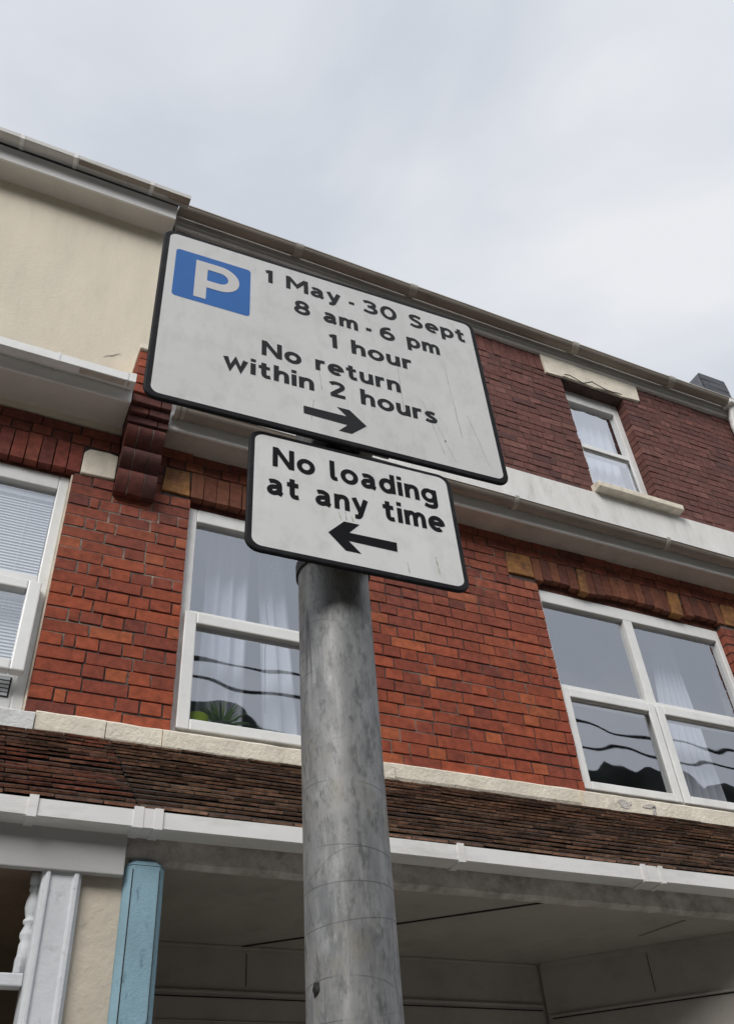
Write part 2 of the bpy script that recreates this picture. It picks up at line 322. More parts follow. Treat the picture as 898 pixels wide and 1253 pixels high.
# ------------------------------------------------------------------ bricks
WL, WM, WR = (-1.45, 0.232, 3.74, 5.29), (0.915, 1.96, 3.745, 5.29), (3.382, 5.045, 3.745, 5.29)
WU = (4.205, 4.905, 6.47, 7.805)
SPLIT = 0.60
LOWER = [((0.375, 0.082, 0.034), 7), ((0.325, 0.069, 0.032), 8), ((0.275, 0.060, 0.032), 5), ((0.43, 0.110, 0.042), 3), ((0.22, 0.053, 0.034), 1.5)]
UPPER = [((0.175, 0.066, 0.053), 6), ((0.155, 0.058, 0.047), 6), ((0.20, 0.075, 0.06), 4), ((0.13, 0.052, 0.045), 2), ((0.23, 0.095, 0.075), 1)]
def pick(pal):
    c = random.choices([p[0] for p in pal], [p[1] for p in pal])[0]; k = random.uniform(0.9, 1.09)
    return tuple(min(v*k, 1) for v in c)
def weather(c, x, z):
    # the lower courses are more orange, the courses above are browner; patches vary
    if z > 5.7: k = 0.15
    else: k = min(max((z-4.35)/0.9+0.35*mnoise.noise((x*1.1, z*1.1, 2)), 0), 1)*0.55
    g = (c[0]+c[1]+c[2])/3; d = (0.62, 0.56, 0.53)
    return tuple(c[i]*(1-k)+k*(0.55*c[i]+0.5*g*d[i]) for i in range(3))
def brick(bm, x0, x1, z0, z1, c, y=4.0, depth=0.03, j=0.0018):
    dy = random.uniform(-0.0035, 0.0035); fs = box(bm, x0, x1, y+dy, y+depth, z0, z1, jit=j); paint(bm, fs, c)
def lay(bmL, bmR, x0, x1, z0, z1, holes, pal, rowh=0.0753, joint=0.0085):
    """English bond: stretcher courses alternate with header courses; bricks are cut at the openings."""
    nrow = int(round((z1-z0)/rowh)); rowh = (z1-z0)/nrow
    for r in range(nrow):
        za, zb = z0+r*rowh, z0+(r+1)*rowh-joint
        spans = [(x0, x1)]
        for h in holes:
            if h[2] < (za+zb)/2 < h[3]:
                spans = [s for a, b in spans for s in ((a, min(b, h[0])), (max(a, h[1]), b)) if s[1]-s[0] > 0.01]
        long = 0.228 if r % 2 == 0 else 0.114
        for a, b in spans:
            x = a; first = True
            while x < b-0.004:
                w = long
                if long < 0.2 and first: w = 0.11
                if long < 0.2 and not first and abs(x-a-0.11) < 0.004: w = 0.06
                if long < 0.2 and random.random() < 0.10: w = 0.228
                w *= random.uniform(0.97, 1.03)
                e = min(x+w, b)
                if b-e < 0.035: e = b
                zz = random.uniform(-0.0022, 0.0022)
                t = bmL if (x+e)/2 < SPLIT else bmR
                edge = (first and a > x0+0.01) or (e >= b-1e-4 and b < x1-0.01)
                brick(t, x+joint/2 if not first else x, e-joint/2 if e < b-1e-4 else e, za+zz, zb+zz+random.uniform(-0.001, 0.001), weather(pick(pal), (x+e)/2, za), depth=0.125 if edge else 0.03)
                x = e; first = False

house_cream = empty('terraced_house', 'left terraced house with cream rendered upper wall and blinds in its window', 'house', (-2, 4, 0))
house_brick = empty('terraced_house', 'right terraced house of red brick up to its roof gutter, with the small sash window', 'house', (4, 4, 0))
house_cream.location = house_brick.location = (0, 0, 0)
HL, HR = house_cream, house_brick

XL, XR = -3.4, 7.3
wl, wr = NB(), NB()
voids = [(WL[0], WL[1], WL[2], 5.495), (WM[0], WM[1], WM[2], 5.495), (WR[0], WR[1], WR[2], 5.495),
         (0.232, 0.275, 5.285, 5.495), (0.262, 0.463, 5.275, 5.475), (0.735, 0.915, 5.295, 5.495), (3.158, 3.382, 5.30, 5.495), (5.045, 5.25, 5.30, 5.495),
         (1.96, 2.16, 5.295, 5.495), (-1.65, -1.45, 5.275, 5.475)]
lay(wl, wr, XL, XR, 3.74, 5.66, voids, LOWER)
# soldier arches over the first-floor windows
def soldiers(bm, x0, x1, z0, z1, pal, w=0.078, arc=None, skip=(), y=3.994):
    n = max(1, int(round((x1-x0)/w))); w = (x1-x0)/n
    for i in range(n):
        a = x0+i*w; c = pick(pal); lo = z0+(arc((a+w/2)) if arc else 0)
        if any(s[0] < a+w/2 < s[1] for s in skip): continue
        brick(bm, a+0.003, a+w-0.003, lo+random.uniform(-0.003, 0.003), z1+random.uniform(-0.004, 0.0), c, y=y, depth=0.054, j=0.002)
ARCH = [((0.26, 0.062, 0.040), 4), ((0.20, 0.052, 0.037), 3), ((0.29, 0.078, 0.045), 2)]
ARCHB = [((0.19, 0.062, 0.036), 4), ((0.15, 0.052, 0.034), 3), ((0.23, 0.082, 0.042), 2)]
soldiers(wl, -1.45, 0.262, 5.285, 5.495, ARCH)
soldiers(wr, 0.912, 1.96, 5.295, 5.495, ARCHB)
def arcR(x):
    a, b = (3.37, 3.757) if x < 3.757 else ((3.826, 4.58) if x < 4.6 else (4.685, 5.10))
    t = min(max((x-a)/(b-a), 0), 1); return 0.034*math.sin(math.pi*t)
YS = [(3.757, 3.826), (4.58, 4.69)]
soldiers(wr, 3.372, 5.10, 5.287, 5.495, ARCHB, w=0.0741, arc=arcR, skip=YS)
obj('first_floor_brick_wall', wl, 'brick', HL, bevel=0.0025); obj('first_floor_brick_wall', wr, 'brick', HR, bevel=0.0025)
for H, a, b in ((HL, XL, SPLIT), (HR, SPLIT, XR)):
    bm = NB(); cells(bm, a, b, 2.87, 5.66, 4.006, 4.24, [(WL[0]-.006, WL[1]+.006, WL[2], 5.40), (WM[0]-.006, WM[1]+.006, WM[2], 5.40), (WR[0]-.006, WR[1]+.006, WR[2], 5.40)]); obj('mortar_bed', bm, 'mortar', H)
bm = NB(); box(bm, 0.236, 0.91, 4.0054, 4.02, 4.60, 5.17); obj('repointing', bm, 'repoint', HL)
# stone blocks at the springing of the arches
bm = NB(); prism(bm, [(0.266, 5.272), (0.46, 5.28), (0.462, 5.468), (0.40, 5.478), (0.295, 5.473), (0.266, 5.44)], 3.985, 4.1); obj('springer_block', bm, 'cream_stone', HL, bevel=0.008)
for p in ([(0.735, 5.297), (0.907, 5.294), (0.895, 5.487), (0.75, 5.482)], [(3.158, 5.304), (3.368, 5.308), (3.362, 5.494), (3.168, 5.491)],
          [(3.757, 5.287), (3.824, 5.280), (3.834, 5.494), (3.772, 5.494)], [(1.968, 5.297), (2.14, 5.297), (2.15, 5.494), (1.972, 5.494)], [(4.582, 5.287), (4.685, 5.283), (4.700, 5.494), (4.588, 5.494)], [(5.105, 5.30), (5.24, 5.30), (5.25, 5.494), (5.12, 5.494)]):
    bm = NB(); prism(bm, p, 3.990, 4.1); obj('springer_block', bm, 'yellow_stone', HR, bevel=0.004)

# upper brick wall of the right house
wu = NB(); wdummy = NB()
lay(wdummy, wu, 0.62, XR, 6.36, 7.83, [WU, (0, 0, 0, 0)], UPPER)
lay(wdummy, wu, 5.13, XR, 7.83, 8.13, [], UPPER)
wdummy.free()
soldiers(wu, 0.62, 4.035, 7.838, 8.13, UPPER, w=0.076, y=3.998)
obj('upper_brick_wall', wu, 'brick', HR, bevel=0.002)
bm = NB(); cells(bm, 0.60, XR, 5.66, 8.13, 4.005, 4.24, [(WU[0]-.006, WU[1]+.006, WU[2], WU[3])]); obj('mortar_bed', bm, 'mortar_upper', HR)
# white painted band under the upper wall
bm = NB(); extrude_x(bm, [(4.02, 5.80), (3.972, 5.80), (3.978, 6.362), (4.02, 6.364)], 0.70, XR, 40, 0.004); obj('white_band', bm, 'white_band', HR)
# painted lintel over the upper window, flaked along its lower edge
up = [(4.035, 7.795), (4.205, 7.812)]
low = []
for i in range(1, 29):
    x = 4.205+0.70*i/28; low.append((x, 7.812+0.030*abs(mnoise.noise((x*6, 0.3, 1)))+random.uniform(0, 0.005)))
bm = NB(); prism(bm, [(4.035, 7.80), *[(4.205, 7.812)], *low, (5.10, 7.842), (5.118, 8.02), (5.128, 8.10), (4.020, 8.10)], 3.978, 4.0); obj('window_lintel', bm, 'cream_stone', HR)
bm = NB(); box(bm, 4.04, 5.09, 3.997, 4.09, 7.822, 8.1); o = obj('lintel_core', bm, 'beam_stone', HR)
crk = NB(); pts = [(4.243, 7.852), (4.30, 7.868), (4.37, 7.845), (4.442, 7.815), (4.50, 7.85), (4.558, 7.885), (4.62, 7.86), (4.70, 7.835), (4.78, 7.832), (4.85, 7.845), (4.887, 7.838)]
tube(crk, [(x, 3.977, z) for x, z in pts], 0.0045, 6); obj('lintel_crack', crk, 'seam_dark', HR)
# upper sill
bm = NB(); extrude_x(bm, [(4.12, 6.36), (3.90, 6.372), (3.90, 6.428), (4.0, 6.452), (4.12, 6.468)], 4.165, 5.03, 24, 0.006); obj('window_sill', bm, 'cream_stone', HR, bevel=0.006)

# rendered upper wall of the left house
bm = NB(); nxx, nzz = 60, 34; g = []
for j in range(nzz+1):
    for i in range(nxx+1):
        x = XL+(0.566-XL)*i/nxx; z = 5.66+2.4*j/nzz
        g.append(bm.verts.new((x, 3.994+0.005*mnoise.noise((x*1.7, z*1.7, 0)), z)))
for j in range(nzz):
    for i in range(nxx): bm.faces.new((g[j*(nxx+1)+i], g[j*(nxx+1)+i+1], g[(j+1)*(nxx+1)+i+1], g[(j+1)*(nxx+1)+i]))
box(bm, XL, 0.566, 4.003, 4.24, 5.66, 8.05); obj('rendered_wall', bm, 'render_cream', HL)
crk = NB(); tube(crk, [(0.262, 3.9905, 6.315), (0.29, 3.990, 6.343), (0.315, 3.990, 6.352), (0.345, 3.990, 6.382), (0.372, 3.990, 6.398)], [0.001, 0.002, 0.0026, 0.002, 0.0008], 6); obj('hairline_crack', crk, 'board_grey', HL)

# ------------------------------------------------------------------ gutters
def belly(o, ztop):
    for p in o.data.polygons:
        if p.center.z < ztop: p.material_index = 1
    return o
def half_round(bm, x0, x1, yc, zc, r, t=0.004):
    k = 12; prof = [(yc-r*math.cos(math.pi*i/k), zc-r*math.sin(math.pi*i/k)) for i in range(k+1)]
    prof = [(yc-r-0.004, zc+0.002), (yc-r-0.004, zc-0.008)] + prof[1:] + [(yc+r-t, zc)] + [(yc+(r-t)*math.cos(math.pi*i/k), zc-(r-t)*math.sin(math.pi*i/k)) for i in range(1, k)] + [(yc-r+t, zc+0.002)]
    extrude_x(bm, prof, x0, x1, 24, 0.006)
def square_line(bm, x0, x1, yf, zt, d, h, s=0.045, t=0.004):
    """Square-line gutter: upright face, sloping underside."""
    p = [(yf, zt), (yf, zt-h), (yf+0.006, zt-h-0.004), (yf+s, zt-h-0.006), (yf+s+0.02, zt-h+0.004), (yf+d, zt-h+0.045), (yf+d, zt)]
    q = [(yf+d-t, zt), (yf+d-t, zt-h+0.048), (yf+s+0.018, zt-h+0.009), (yf+s, zt-h-0.001), (yf+t, zt-h+0.003), (yf+t, zt), ]
    extrude_x(bm, p+q, x0, x1, 24, 0.005)
def square_clip(bm, x, w, yf, zt, d, h, s=0.045, e=0.005):
    p = [(yf-e, zt+e), (yf-e, zt-h-0.002-e), (yf+s, zt-h-0.006-e), (yf+s+0.02, zt-h+0.004-e), (yf+d-0.001, zt-h+0.043-e), (yf+d-0.001, zt-h+0.046), (yf+s+0.018, zt-h+0.008), (yf+s, zt-h-0.003), (yf+0.001, zt-h+0.001), (yf+0.001, zt+e)]
    extrude_x(bm, p, x-w/2, x+w/2)

# right house, middle eaves: soffit, fascia, half-round gutter with brackets
bm = NB(); box(bm, 0.70, XR, 3.838, 4.02, 5.650, 5.662); obj('soffit', bm, 'soffit', HR)
bm = NB(); box(bm, 0.70, XR, 3.818, 3.837, 5.642, 5.80); obj('fascia_board', bm, 'upvc', HR, bevel=0.004)
bm = NB(); prism_pts = None; extrude_x(bm, [(3.837, 5.80), (3.97, 5.86), (3.97, 5.82), (3.837, 5.78)], 0.70, XR); obj('eaves_flashing', bm, 'lead_grey', HR)
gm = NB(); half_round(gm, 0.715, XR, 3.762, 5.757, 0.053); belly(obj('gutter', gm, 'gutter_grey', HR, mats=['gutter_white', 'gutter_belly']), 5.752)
def hr_clip(x, yc, zc, r, parent, m, w=0.03):
    b = NB(); k = 12
    p = [(yc-(r+0.008)*math.cos(math.pi*i/k), zc+0.006-(r+0.012)*math.sin(math.pi*i/k)) for i in range(k+1)]
    q = [(yc+(r+0.001)*math.cos(math.pi*i/k), zc+0.006-(r+0.004)*math.sin(math.pi*i/k)) for i in range(k+1)]
    extrude_x(b, p+q, x-w/2, x+w/2); obj('gutter_bracket', b, m, parent)
for x in (0.73, 0.765, 1.75, 3.14, 4.48, 5.6): hr_clip(x, 3.762, 5.757, 0.053, HR, 'gutter_grey', 0.022 if x < 0.8 else 0.03)
# right house, roof eaves
bm = NB(); extrude_x(bm, [(4.02, 8.055), (3.972, 8.055), (3.958, 8.075), (3.972, 8.095), (3.955, 8.12), (3.948, 8.19), (4.02, 8.19)], 0.60, XR, 30, 0.006); obj('fascia_board', bm, 'fascia_grey', HR)
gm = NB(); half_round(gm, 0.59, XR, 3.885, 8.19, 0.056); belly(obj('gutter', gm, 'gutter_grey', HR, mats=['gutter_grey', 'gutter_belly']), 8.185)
for x in (1.6, 2.66, 4.36, 5.5): hr_clip(x, 3.885, 8.19, 0.056, HR, 'gutter_grey', 0.07)
bm = NB(); tube(bm, [(6.29, 3.885, 8.165), (6.29, 3.90, 8.09), (6.285, 3.935, 8.0), (6.28, 3.945, 7.9), (6.27, 3.945, 0.05)], 0.04, 16); obj('downpipe', bm, 'gutter_white', HR, smooth=True)
bm = NB(); box(bm, 6.215, 6.365, 3.825, 3.945, 8.125, 8.20); obj('gutter_outlet', bm, 'gutter_white', HR, bevel=0.01)
# roofs
def roof(H, x0, x1, y0, z0, m='slate'):
    b = NB(); s = math.tan(R(36)); extrude_x(b, [(y0, z0), (8.0, z0+s*(8.0-y0)), (12.1, z0+s*(8.0-y0)*0.02), (12.1, z0-0.1), (8.0, z0+s*(8.0-y0)-0.12), (y0+0.12, z0-0.02)], x0, x1); return obj('roof', b, m, H)
roofR = roof(HR, 0.60, XR, 3.92, 8.26)
roofL = roof(HL, XL, 0.585, 3.76, 8.16)
bm = NB(); box(bm, 6.63, 7.00, 4.30, 6.0, 8.3, 9.27); ch = obj('chimney', bm, 'lead_grey', roofR, bevel=0.015)
bm = NB()
for k in range(9): box(bm, 6.628, 7.002, 4.278-0.0, 4.298, 8.36+k*0.1, 8.455+k*0.1, jit=0.003)
obj('slate_cladding', bm, 'slate', roofR)

# left house, roof eaves
bm = NB(); box(bm, XL, 0.575, 3.842, 4.02, 7.930, 7.945); obj('soffit', bm, 'soffit_white', HL)
bm = NB(); box(bm, XL, 0.575, 3.822, 3.841, 7.920, 8.10); obj('fascia_board', bm, 'gutter_white', HL, bevel=0.004)
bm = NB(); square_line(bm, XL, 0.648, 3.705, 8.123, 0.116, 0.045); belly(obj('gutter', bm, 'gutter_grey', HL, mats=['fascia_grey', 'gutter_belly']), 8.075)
for x in (-0.60, -0.22, 0.35, -1.3):
    bm = NB(); square_clip(bm, x, 0.028, 3.705, 8.123, 0.116, 0.045); obj('gutter_bracket', bm, 'gutter_white', HL)
# left house, middle eaves
bm = NB(); box(bm, XL, 0.452, 3.768, 4.02, 5.712, 5.724); obj('soffit', bm, 'soffit_white', HL)
bm = NB(); box(bm, XL, 0.452, 3.748, 3.767, 5.703, 5.86); obj('fascia_board', bm, 'upvc', HL, bevel=0.004)
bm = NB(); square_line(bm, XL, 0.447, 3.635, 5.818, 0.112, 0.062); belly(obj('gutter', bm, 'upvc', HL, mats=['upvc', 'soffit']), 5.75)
for x, w in ((-0.0, 0.016), (0.395, 0.012), (0.432, 0.03), (-0.9, 0.016)):
    bm = NB(); square_clip(bm, x, w, 3.635, 5.818, 0.112, 0.062); obj('gutter_bracket', bm, 'upvc', HL)
bm = NB(); extrude_x(bm, [(3.76, 5.86), (4.0, 5.98), (4.0, 5.94), (3.76, 5.82)], XL, 0.45); obj('eaves_flashing', bm, 'lead_grey', HL)

# ------------------------------------------------------------------ corbelled brick pier on the party line
DK = [((0.12, 0.033, 0.025), 4), ((0.085, 0.027, 0.022), 3), ((0.15, 0.038, 0.027), 2)]
bm = NB()
def roll(z0, z1, yout, segs=3):
    xs = [0.458, 0.531, 0.617, 0.694]
    for a, b in zip(xs, xs[1:]):
        k = 10; prof = [(4.0, z0)] + [(4.0-(4.0-yout)*(0.42+0.58*math.sin(math.pi*(0.04+0.62*i/k))), z0+(z1-z0-0.004)*i/k) for i in range(k+1)] + [(4.0, z1-0.004)]
        n0 = len(bm.faces); extrude_x(bm, prof, a+0.003, b-0.003); bm.faces.ensure_lookup_table(); paint(bm, bm.faces[n0:], pick(DK))
roll(5.165, 5.315, 3.905); roll(5.315, 5.45, 3.855); roll(5.45, 5.60, 3.805)
z = 5.60
for k, (h, y) in enumerate(((0.062, 3.80), (0.062, 3.775), (0.07, 3.75), (0.075, 3.735), (0.075, 3.725), (0.075, 3.725), (0.075, 3.725), (0.075, 3.725))):
    for a, b in (((0.456, 0.566), (0.572, 0.696)) if k % 2 else ((0.456, 0.63), (0.636, 0.696))):
        fs = box(bm, a, b, y, 4.01, z, z+h-0.007, jit=0.002); paint(bm, fs, pick(DK if k < 3 else LOWER))
    z += h
top = z
obj('corbel', bm, 'brick', HR, bevel=0.003)
bm = NB()
for a0, a1, ya in ((5.175, 5.31, 3.968), (5.32, 5.445, 3.948), (5.455, 5.595, 3.93), (5.60, top-0.01, 3.815)): box(bm, 0.461, 0.691, ya, 4.004, a0, a1)
obj('mortar_core', bm, 'mortar', HR)
for (z0, z1, yo) in ((5.165, 5.315, 3.905), (5.315, 5.45, 3.855), (5.45, 5.60, 3.805)):
    for xx in (0.531, 0.617):
        k = 10; prof = [(4.0-(4.0-yo)*(0.42+0.58*math.sin(math.pi*(0.04+0.62*i/k)))+0.002, z0+(z1-z0-0.004)*i/k) for i in range(k+1)]
        bm = NB(); extrude_x(bm, prof+[(y+0.02, z) for y, z in prof[::-1]], xx-0.002, xx+0.002); obj('pale_pointing', bm, 'repoint', HR)
bm = NB(); extrude_x(bm, [(3.71, top), (3.71, top+0.045), (4.0, top+0.22), (4.0, top)], 0.45, 0.70); obj('coping_stone', bm, 'cream_stone', HR, bevel=0.006)

# ------------------------------------------------------------------ sill course
course = [(-3.4, 0.276, 3.592, 3.728, 3.935, 'white_stone', HL), (0.281, 0.597, 3.607, 3.742, 3.945, 'cream_stone', HL), (0.601, 0.866, 3.612, 3.742, 3.95, 'cream_stone', HR),
          (0.870, 2.10, 3.605, 3.736, 3.94, 'cream_stone', HR), (2.104, 3.335, 3.622, 3.745, 3.955, 'cream_stone', HR), (3.30, 7.3, 3.590, 3.728, 3.925, 'cream_stone', HR)]
for x0, x1, z0, z1, y, m, H in course:
    bm = NB(); n = max(8, int((x1-x0)/0.035)); rings = []
    for i in range(n+1):
        x = x0+(x1-x0)*i/n; w = lambda s, a: a*mnoise.noise((x*7, s, 0))
        pf = [(4.02, z0+w(1, .006)), (y+0.012, z0+w(1, .008)), (y+w(5, .002), z0+0.03+w(2, .003)), (y+0.002+w(6, .002), z1-0.02), (y+0.03, z1+w(3, .006)), (4.03, z1+0.012+w(4, .008))]
        rings.append([bm.verts.new((x, a, b)) for a, b in pf])
    for a, b in zip(rings, rings[1:]):
        for j in range(6): bm.faces.new((a[j], a[(j+1) % 6], b[(j+1) % 6], b[j]))
    bm.faces.new(rings[0][::-1]); bm.faces.new(rings[-1]); obj('sill_course', bm, m, H)
def blotch(cx, cz, rx, rz, y, n=16):
    b = NB(); ps = []
    for i in range(n):
        a = 2*math.pi*i/n; k = 1+0.5*mnoise.noise((math.cos(a)*1.6+cx*9, math.sin(a)*1.6, cz)); ps.append((cx+rx*k*math.cos(a), cz+rz*k*math.sin(a)))
    prism(b, ps, y, y+0.006); return b
for cx, cz, rx, rz in ((3.585, 3.668, 0.045, 0.026), (3.765, 3.672, 0.05, 0.014), (3.79, 3.645, 0.016, 0.028), (0.05, 3.68, 0.05, 0.008), (1.25, 3.61, 0.06, 0.008)):
    obj('flaked_patch', blotch(cx, cz, rx, rz, 3.9225 if cx > 3 else (3.932 if cx < 0.3 else 3.936)), 'beam_stone', HR if cx > 0.6 else HL)

# ------------------------------------------------------------------ windows
def rect_frame(bm, x0, x1, z0, z1, y0, y1, w, wb=None, wt=None):
    wb = wb or w; wt = wt or w
    box(bm, x0, x0+w, y0, y1, z0, z1); box(bm, x1-w, x1, y0, y1, z0, z1)
    box(bm, x0+w, x1-w, y0, y1, z0, z0+wb); box(bm, x0+w, x1-w, y0, y1, z1-wt, z1)
def pane(parent, x0, x1, z0, z1, y, m='glass', tilt=0.0):
    b = NB(); v = [b.verts.new(p) for p in ((x0, y, z0), (x1, y, z0), (x1, y+tilt, z1), (x0, y+tilt, z1))]; b.faces.new(v); return obj('pane', b, m, parent, smooth='keep')
def window(H, name='window'):
    o = bpy.data.objects.new(name, None); COL.objects.link(o); o.parent = H; return o
for H, a, b, z in ((HL, -1.45, 0.236, 5.267), (HR, 0.912, 1.964, 5.259), (HR, 3.379, 5.048, 5.264)):
    bm = NB(); x = a
    while x < b-0.02:
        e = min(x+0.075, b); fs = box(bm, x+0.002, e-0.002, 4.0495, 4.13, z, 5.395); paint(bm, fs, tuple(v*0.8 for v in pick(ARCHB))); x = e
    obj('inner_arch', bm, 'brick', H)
# --- right window (four lights)
w = window(HR); bm = NB(); y0, y1 = 4.05, 4.12
rect_frame(bm, 3.384, 5.043, 3.765, 5.262, y0, y1, 0.045, 0.05, 0.10)
box(bm, 4.128, 4.205, y0+0.001, y1, 3.815, 5.165); box(bm, 3.429, 4.128, y0+0.002, y1, 4.405, 4.51); box(bm, 4.205, 4.998, y0+0.002, y1, 4.405, 4.51)
obj('frame', bm, 'upvc', w, bevel=0.006)
for a, b in ((3.405, 4.155), (4.168, 5.02)):
    bm = NB(); rect_frame(bm, a, b, 3.785, 4.475, 4.030, 4.049, 0.06, 0.055, 0.066); obj('sash', bm, 'upvc', w, bevel=0.007)
    pane(w, a+0.055, b-0.055, 3.835, 4.415, 4.062)
pane(w, 3.425, 4.13, 4.50, 5.17, 4.085, tilt=0.0); pane(w, 4.20, 5.0, 4.50, 5.17, 4.085)
# --- middle window behind the sign post
w = window(HR); bm = NB()
rect_frame(bm, 0.917, 1.958, 3.765, 5.257, y0, y1, 0.06, 0.05, 0.095); box(bm, 0.977, 1.898, y0+0.002, y1, 4.43, 4.52); obj('frame', bm, 'upvc', w, bevel=0.006)
bm = NB(); rect_frame(bm, 0.945, 1.93, 3.785, 4.492, 4.024, 4.049, 0.068, 0.062, 0.07); obj('sash', bm, 'upvc', w, bevel=0.007)
pane(w, 1.005, 1.87, 3.84, 4.43, 4.064); pane(w, 0.97, 1.905, 4.51, 5.17, 4.085)
# --- left window with open casement
w = window(HL); bm = NB()
rect_frame(bm, -1.45, 0.222, 3.755, 5.265, 4.05, 4.12, 0.056, 0.06, 0.103)
box(bm, -1.39, 0.166, 4.052, 4.12, 4.46, 4.545); box(bm, -0.68, -0.62, 4.053, 4.118, 3.82, 5.16); obj('frame', bm, 'upvc', w, bevel=0.006)
bm = NB(); box(bm, 0.2225, 0.2315, 4.02, 4.10, 3.75, 5.27); obj('cream_trim', bm, 'cream_stone', w)
pane(w, -0.62, 0.17, 4.54, 5.165, 4.085); pane(w, -1.4, -0.68, 4.54, 5.165, 4.085)
s = NB(); rect_frame(s, -0.66, 0.19, -0.555, 0.0, -0.03, 0.02, 0.066, 0.062, 0.062)
so = obj('sash', s, 'upvc', w, bevel=0.008); so.location = (0, 4.022, 4.468); so.rotation_euler = (R(-4.5), 0, 0)
pn = pane(so, -0.60, 0.13, -0.50, -0.055, 0.0)
bm = NB(); box(bm, -0.62, 0.166, 4.056, 4.11, 3.815, 3.955); obj('vent_panel', bm, 'upvc', w)
bm = NB(); box(bm, -0.60, 0.150, 4.0525, 4.055, 3.828, 3.935); vp = obj('vent_recess', bm, 'vent_dark', w)
bm = NB()
for k in range(5): box(bm, -0.60, 0.142, 4.046, 4.052, 3.834+k*0.0205, 3.847+k*0.0205)
obj('vent_louvre', bm, 'blind_slat', w)
# --- upper sash window
w = window(HR); bm = NB()
rect_frame(bm, 4.206, 4.903, 6.47, 7.80, 4.10, 4.17, 0.07, 0.075, 0.14); box(bm, 4.276, 4.833, 4.102, 4.168, 7.02, 7.10); obj('frame', bm, 'upvc', w, bevel=0.006)
bm = NB(); rect_frame(bm, 4.262, 4.845, 6.53, 7.085, 4.085, 4.099, 0.04, 0.05, 0.05); obj('sash', bm, 'upvc', w, bevel=0.005)
pane(w, 4.30, 4.808, 6.575, 7.04, 4.108, 'glass_upper'); pane(w, 4.27, 4.84, 7.095, 7.665, 4.135, 'glass_upper')
# rooms behind the windows
def room(H, x0, x1, z0, z1, depth=2.6):
    b = NB(); y0 = 4.245; y2 = y0+depth; v = {}
    V = [(x0, y0, z0), (x1, y0, z0), (x1, y2, z0), (x0, y2, z0), (x0, y0, z1), (x1, y0, z1), (x1, y2, z1), (x0, y2, z1)]
    V = [b.verts.new(p) for p in V]
    for q in ((0, 1, 2, 3), (4, 7, 6, 5), (0, 3, 7, 4), (1, 5, 6, 2), (3, 2, 6, 7)): b.faces.new([V[i] for i in q])
    obj('room', b, 'room', H)
room(HL, -2.2, 0.58, 3.3, 5.64); room(HR, 0.62, 2.6, 3.3, 5.64); room(HR, 2.7, 6.2, 3.3, 5.64); room(HR, 3.6, 5.6, 6.0, 8.1)
# solid upper backs so no light leaks between floors
for H, a, b, z0, z1 in ((HL, XL, 0.58, 5.70, 8.0),):
    bm = NB(); box(bm, a, b, 4.3, 4.4, z0, z1); obj('inner_wall', bm, 'room', H)

# ------------------------------------------------------------------ porch roof
def tiles(H, x0, x1, seed, pal, sag):
    random.seed(seed); b = NB(); T, Bt = Vector((0, 3.975, 3.640)), Vector((0, 3.118, 2.955)); n = 16; d = (Bt-T)/n; up = Vector((0, -d.z, d.y)).normalized(); up = -up if up.z < 0 else up
    for r in range(n):
        p = T+d*r; q = T+d*(r+1)+d*0.12; off = (r % 2)*0.083; x = x0-off
        while x < x1:
            e = min(x+0.163, x1); xs = max(x, x0)
            if e-xs > 0.02:
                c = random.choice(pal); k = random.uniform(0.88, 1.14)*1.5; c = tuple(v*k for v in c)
                h = 0.020+random.uniform(-0.002, 0.002); j = random.uniform(-0.003, 0.003); s = sag*mnoise.noise((xs*1.2, r*0.4, seed))
                a0 = p+up*(0.004+s); a1 = q+up*(h+s)+d.normalized()*j
                t = 0.0095
                P = [Vector((xs, a0.y, a0.z)), Vector((e-0.003, a0.y, a0.z)), Vector((e-0.003, a1.y, a1.z)), Vector((xs, a1.y, a1.z))]
                tw = random.uniform(-0.002, 0.002); P[2].z += tw; P[3].z -= tw
                Q = [v-up*t for v in P]; vv = [b.verts.new(v) for v in P+Q]; fs = []
                for qd in ((0, 1, 2, 3), (7, 6, 5, 4), (0, 4, 5, 1), (1, 5, 6, 2), (2, 6, 7, 3), (3, 7, 4, 0)): fs.append(b.faces.new([vv[i] for i in qd]))
                kk = random.uniform(1.2, 2.5); paint(b, fs, tuple(v*0.26 for v in c)); paint(b, [fs[4]], (min(c[0]*kk*1.12, 1), min(c[1]*kk*0.94, 1), min(c[2]*kk*0.82, 1)))  # ends painted lighter, other faces darkened: lit edges and shaded gaps put into colour
            x += 0.166
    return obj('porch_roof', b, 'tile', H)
PALR = [(0.15, 0.098, 0.072), (0.125, 0.085, 0.066), (0.17, 0.108, 0.077), (0.11, 0.078, 0.063), (0.20, 0.138, 0.10)]
PALL = [(0.16, 0.10, 0.076), (0.135, 0.088, 0.069), (0.18, 0.10, 0.072), (0.125, 0.083, 0.067), (0.20, 0.088, 0.062)]
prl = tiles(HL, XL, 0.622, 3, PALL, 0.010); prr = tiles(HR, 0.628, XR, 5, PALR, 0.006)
random.seed(11)
for H, a, b in ((HL, XL, 0.62), (HR, 0.62, XR)):
    bm = NB(); extrude_x(bm, [(4.0, 3.62), (3.15, 2.94), (3.15, 2.90), (4.0, 3.58)], a, b); obj('roof_underlay', bm, 'seam_dark', H)
